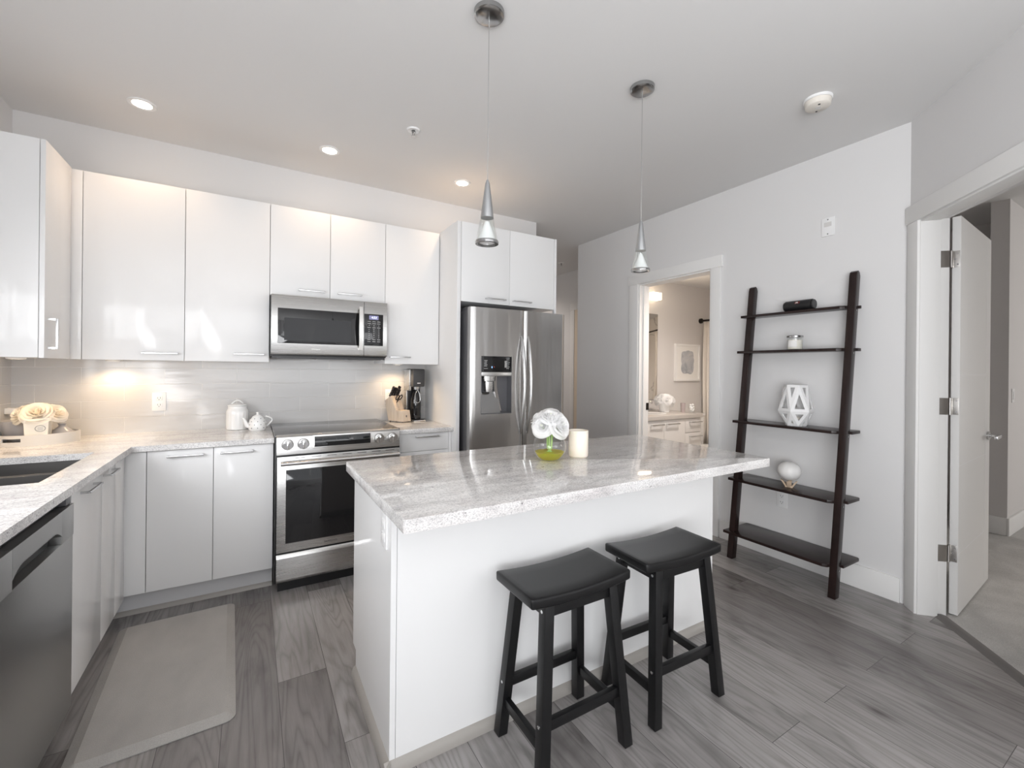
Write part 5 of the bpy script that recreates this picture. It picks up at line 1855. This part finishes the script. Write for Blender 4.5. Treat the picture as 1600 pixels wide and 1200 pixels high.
pot = build('body', MB().hexa(*tpr(0.0, 0.135, 0.041, 0.047), 0.004), M['wax_white'], t, local=True)
build('soil', MB().box(-0.040, 0.040, -0.040, 0.040, 0.134, 0.138), M['dark_stem'], t, local=True)
m_ = MB()
pts = [(0.016 + 0.019 * math.cos(2 * PI * i / 28), -0.0465 - 0.0022 * math.sin(2 * PI * i / 28) * 0.3, 0.082 + 0.016 * math.sin(2 * PI * i / 28)) for i in range(29)]
m_.tube(pts, 0.0009, 6, caps=False)
build('emblem', m_, M['logo_grey'], pot, local=True)
m_ = MB()
for k_ in range(3):
    m_.box(0.006, 0.026, -0.0462, -0.0450, 0.074 + k_ * 0.006, 0.0755 + k_ * 0.006)
build('emblem_print', m_, M['key_print'], pot, local=True)
ph = [((-0.975, 3.262, 1.088), (0.05, -0.75, 0.65), 0.064, 11), ((-1.046, 3.300, 1.080), (-0.65, -0.50, 0.55), 0.056, 12), ((-0.907, 3.295, 1.082), (0.70, -0.45, 0.55), 0.052, 13)]
pl_ = ['large cream rose at the front of the square pot in the tray', 'cream rose nearest the white adapter in the square pot', 'cream rose leaning towards the tiles in the square pot']
for (loc, dr_, R_, sd), lab in zip(ph, pl_):
    rose(lab, loc, dr_, R_, sd, M['petal_cream'], (-0.975 + 0.01 * (sd - 12), 3.285, TZ + 0.13), M['dark_stem'], 'roses in the square pot', name='cream_rose')
# bowl and cloche behind
t = thing('serving_bowl', 'grey ceramic bowl standing behind the potted roses in the tray', 'bowl', (-1.07, 3.405, TZ))
build('body', MB().lathe([(0.0, 0.0), (0.045, 0.0), (0.07, 0.03), (0.085, 0.075), (0.090, 0.115), (0.086, 0.115), (0.078, 0.07), (0.05, 0.02), (0.0, 0.012)], (0, 0, 0), 40), M['grey_ceramic'], t, local=True)
t = thing('butter_dome', 'grey bell shaped dome with a knob in the tray beside the tiles', 'dome', (-0.914, 3.400, TZ))
build('dome', MB().lathe([(0.064, 0.0), (0.066, 0.006), (0.062, 0.022), (0.048, 0.044), (0.026, 0.064), (0.016, 0.074), (0.014, 0.082)], (0, 0, 0), 40), M['grey_ceramic'], t, local=True)
build('knob', MB().lathe([(0.010, 0.080), (0.018, 0.086), (0.018, 0.092), (0.010, 0.098), (0.0, 0.099)], (0, 0, 0), 28), M['grey_ceramic'], t, local=True)
# adapter and cord on the side wall tiles
t = thing('power_adapter', 'white plug adapter with a thin cord hanging into the tray', 'adapter', (XL + 0.008, 3.53, 1.078))
build('housing', MB().box(0, 0.045, -0.020, 0.032, -0.016, 0.016, 0.004), M['white_plastic'], t, local=True)
cpts = [(0.040, 0.012, -0.014), (0.052, -0.010, -0.045), (0.068, -0.05, -0.085), (0.085, -0.09, -0.125), (0.105, -0.125, -0.148), (0.125, -0.15, -0.152), (0.105, -0.17, -0.1525), (0.085, -0.15, -0.1525), (0.105, -0.13, -0.149), (0.135, -0.14, -0.150)]
fine = []
for k_ in range(len(cpts) - 1):
    p0, p1, p2, p3 = (Vector(cpts[max(k_ - 1, 0)]), Vector(cpts[k_]), Vector(cpts[k_ + 1]), Vector(cpts[min(k_ + 2, len(cpts) - 1)]))
    for s_ in range(6):
        u = s_ / 6
        fine.append(0.5 * ((2 * p1) + (p2 - p0) * u + (2 * p0 - 5 * p1 + 4 * p2 - p3) * u * u + (3 * p1 - p0 - 3 * p2 + p3) * u ** 3))
build('cord', MB().tube(fine, 0.0022, 8), M['white_plastic'], t, local=True)

# ------------------------------------------------------------------ bathroom
VYF, VX0, VX1 = 3.262, 3.46, 4.515
t = thing('bathroom_vanity', 'white bathroom vanity with doors and two drawers seen through the doorway', 'vanity', (3.99, 3.53, 0))
build('body', MB().box(VX0, VX1, VYF + 0.02, 3.799, 0.10, 0.80), M['vanity'], t)
build('toe_kick', MB().box(VX0, VX1, VYF + 0.07, 3.79, 0.0, 0.10), M['kick'], t)
for xa, xb, ha, hb in ((VX0, 3.883, 3.672, 3.862), (3.883, 4.235, 3.914, 4.114)):
    d = build('door', MB().box(xa + 0.002, xb - 0.002, VYF, VYF + 0.019, 0.11, 0.797, 0.001), M['vanity'], t)
    bar_handle(d, ha, hb, 0.753, VYF, t=0.012)
for z0, z1 in ((0.637, 0.797), (0.375, 0.633), (0.11, 0.371)):
    d = build('drawer', MB().box(4.235 + 0.002, VX1 - 0.001, VYF, VYF + 0.019, z0 + 0.002, z1, 0.001), M['vanity'], t)
    bar_handle(d, 4.303, 4.505, z1 - 0.042, VYF, t=0.012)
o = build('worktop', MB().box(3.40, VX1 + 0.012, VYF - 0.015, 3.799, 0.802, 0.848, 0.003), M['vanity_top'])
tag(o, 'taupe stone top on the bathroom vanity', 'worktop')
t = thing('vanity_faucet', 'small chrome faucet at the bathroom basin beside the doorway', 'faucet', (4.02, 3.66, 0.848))
build('spout', MB().tube([(0, 0, 0), (0, 0, 0.10), (0, -0.03, 0.135), (0, -0.09, 0.125), (0, -0.10, 0.11)], 0.011, 10), M['chrome'], t, local=True)
build('lever', MB().cyl((0.0, 0.0, 0.10), (0.05, 0.01, 0.15), 0.006, seg=10), M['chrome'], t, local=True)
o = build('basin', MB().lathe([(0.0, 0.0005), (0.14, 0.0005), (0.155, 0.003), (0.16, 0.0008)], (3.95, 3.50, 0.8485), 36, sx=1.25, sy=0.85), M['porcelain'])
tag(o, 'white oval basin in the bathroom vanity top', 'basin')
t = thing('wall_mirror', 'frameless bathroom mirror reflecting the marble shower wall', 'mirror', (4.0, 3.799, 0.98))
build('glass', MB().box(3.62, 4.376, 3.790, 3.799, 0.98, 2.048, 0.001), M['mirror'], t)
t = thing('vanity_light', 'glowing box shaped wall light above the bathroom mirror', 'light', (4.05, 3.799, 2.26))
build('backplate', MB().box(3.80, 4.30, 3.785, 3.799, 2.235, 2.285), M['chrome'], t)
for xa in (3.74, 3.96, 4.19):
    build('shade', MB().box(xa, xa + 0.150, 3.70, 3.785, 2.212, 2.302, 0.006), M['sconce'], t)
d = bpy.data.lights.new('vanity_glow', 'AREA')
d.shape = 'RECTANGLE'
d.size, d.size_y = 0.6, 0.09
d.energy = 7
d.color = (1.0, 0.80, 0.58)
lo = bpy.data.objects.new('vanity_glow', d)
COL.objects.link(lo)
lo.location = (4.05, 3.68, 2.257)
lo.rotation_euler = Vector((0, -1, 0)).to_track_quat('-Z', 'Y').to_euler()
t = thing('framed_art', 'pale framed abstract print in grey wash on the bathroom wall', 'picture', (4.94, 3.799, 1.21))
m_ = MB()
m_.box(4.695, 5.188, 3.770, 3.799, 1.21, 1.235).box(4.695, 5.188, 3.770, 3.799, 1.669, 1.694).box(4.695, 4.720, 3.770, 3.799, 1.235, 1.669).box(5.163, 5.188, 3.770, 3.799, 1.235, 1.669)
build('frame', m_, M['trim'], t)
ppr = build('mat_board', MB().box(4.72, 5.163, 3.783, 3.799, 1.235, 1.669), M['paper'], t)
m_ = MB()
rnd = random.Random(3)
pts = []
for k_ in range(72):
    a = 2 * PI * k_ / 72
    e = 5.0
    c_, s__ = math.cos(a), math.sin(a)
    rr = (abs(c_ / 0.125) ** e + abs(s__ / 0.150) ** e) ** (-1 / e) * (1 + 0.025 * math.sin(5 * a + 1) + 0.02 * math.sin(9 * a) + rnd.uniform(-0.012, 0.012))
    pts.append((4.945 + rr * c_, 1.455 + rr * s__))
m_.prism(pts, 3.7815, 3.7835, axis='y')
build('print', m_, M['art'], ppr)


def puff(label, loc, R_, potr, poth, mat_pot, name='flower_arrangement'):
    t_ = thing(name, label, 'flowers', loc)
    build('pot', MB().lathe([(0.0, 0.0), (potr * 0.95, 0.0), (potr, poth), (0.0, poth)], (0, 0, 0), 28), mat_pot, t_, local=True)
    m2 = MB()
    for k2 in range(11):
        a = k2 * 2.39996
        f2 = math.sqrt((k2 + 0.3) / 11)
        el = PI / 2 * (1 - f2 * 0.95)
        dr2 = Vector((math.cos(a) * math.cos(el), math.sin(a) * math.cos(el), math.sin(el)))
        sub = rose_mesh(R_ * 0.46, 40 + k2)
        sub.bm.transform(Matrix.Translation(Vector((0, 0, poth + R_ * 0.15)) + Vector((dr2.x * R_ * 0.72, dr2.y * R_ * 0.72, dr2.z * R_ * 0.50))) @ Vector((0, 0, 1)).rotation_difference(dr2).to_matrix().to_4x4())
        tmp = bpy.data.meshes.new('tmp')
        sub.bm.to_mesh(tmp)
        sub.bm.free()
        m2.bm.from_mesh(tmp)
        bpy.data.meshes.remove(tmp)
    build('blooms', m2, M['petal'], t_, local=True, recalc=False, smooth=80)
    return t_


puff('white flowers in a round white pot on the bathroom vanity', (4.255, 3.575, 0.8485), 0.135, 0.062, 0.105, M['ceramic'])
t = thing('glass_tumbler', 'mauve tumbler on the bathroom vanity under the framed print', 'tumbler', (4.42, 3.44, 0.8485))
build('body', MB().lathe([(0.0, 0.0), (0.024, 0.0), (0.028, 0.11), (0.025, 0.11), (0.022, 0.006), (0.0, 0.006)], (0, 0, 0), 24), M['pink_glass'], t, local=True)
t = thing('cotton_jar', 'small clear jar with white contents at the end of the bathroom vanity', 'jar', (4.455, 3.345, 0.8485))
build('jar', MB().lathe([(0.0, 0.0), (0.036, 0.0), (0.040, 0.05), (0.036, 0.085)], (0, 0, 0), 24), M['glass'], t, local=True)
m_ = MB()
rr_ = random.Random(9)
for k_ in range(16):
    a = k_ * 2.4
    q_ = 0.022 * math.sqrt((k_ % 6) / 6)
    m_.sphere((q_ * math.cos(a), q_ * math.sin(a), 0.018 + 0.005 * k_), 0.014, nu=10, nv=6)
c_ = build('cotton', m_, M['matte_white'], t, local=True)
c_['kind'] = 'stuff'
# toilet
t = thing('toilet', 'white toilet beyond the bathroom vanity', 'toilet', (4.84, 3.55, 0))
build('tank', MB().box(4.63, 5.05, 3.60, 3.79, 0.36, 0.76, 0.02), M['porcelain'], t)
build('tank_lid', MB().box(4.62, 5.06, 3.59, 3.795, 0.76, 0.795, 0.01), M['porcelain'], t)
build('bowl', MB().lathe([(0.0, 0.0), (0.12, 0.0), (0.11, 0.15), (0.16, 0.32), (0.19, 0.38), (0.17, 0.39), (0.12, 0.30), (0.0, 0.22)], (4.84, 3.36, 0), 36, sy=1.3), M['porcelain'], t)
build('seat', MB().lathe([(0.12, 0.392), (0.19, 0.392), (0.195, 0.402), (0.19, 0.412), (0.0, 0.414)], (4.84, 3.37, 0), 36, sy=1.25), M['porcelain'], t)
# tub, rod, curtain
t = thing('bathtub', 'white bathtub behind the shower curtain', 'bathtub', (5.6, 2.9, 0))
m_ = MB()
m_.box(5.25, 5.975, 2.005, 3.795, 0.0, 0.10).box(5.25, 5.32, 2.005, 3.795, 0.10, 0.50, 0.01).box(5.91, 5.975, 2.005, 3.795, 0.10, 0.50, 0.01).box(5.32, 5.91, 2.005, 2.10, 0.10, 0.50).box(5.32, 5.91, 3.70, 3.795, 0.10, 0.50)
build('shell', m_, M['porcelain'], t)
t = thing('shower_rod', 'dark straight shower rod across the bathroom', 'rod', (5.22, 2.9, 2.02))
build('rod', MB().cyl((5.22, 2.0, 2.02), (5.22, 3.8, 2.02), 0.013, seg=14), M['bronze'], t)
build('flange', MB().cyl((5.22, 3.775, 2.02), (5.22, 3.80, 2.02), 0.034, seg=20), M['bronze'], t)


def cur(u, v):
    y = 3.32 + 0.42 * u
    amp = 0.030 * (0.5 + 0.5 * v)
    flare = (1 - u) * 0.06 * v
    return Vector((5.215 + amp * math.sin(u * 2 * PI * 7) - flare, y + 0.01 * math.sin(v * 5), 2.000 - 1.62 * v))


m_ = MB().grid(cur, 90, 10)
o = build('shower_curtain', m_, M['curtain'], recalc=False, smooth=80)
sm = o.modifiers.new('thick', 'SOLIDIFY')
sm.thickness = 0.002
tag(o, 'pale pleated shower curtain drawn beside the bathroom wall', 'curtain')
t = thing('ceiling_vent', 'square exhaust vent on the bathroom ceiling', 'vent', (4.86, 3.02, 2.47))
build('frame', MB().box(-0.14, 0.14, -0.14, 0.14, -0.014, 0.0, 0.003), M['white_plastic'], t, local=True)
m_ = MB()
for i in range(9):
    m_.box(-0.11, 0.11, -0.104 + i * 0.024, -0.094 + i * 0.024, -0.017, -0.013)
build('grille', m_, M['vanity'], t, local=True)
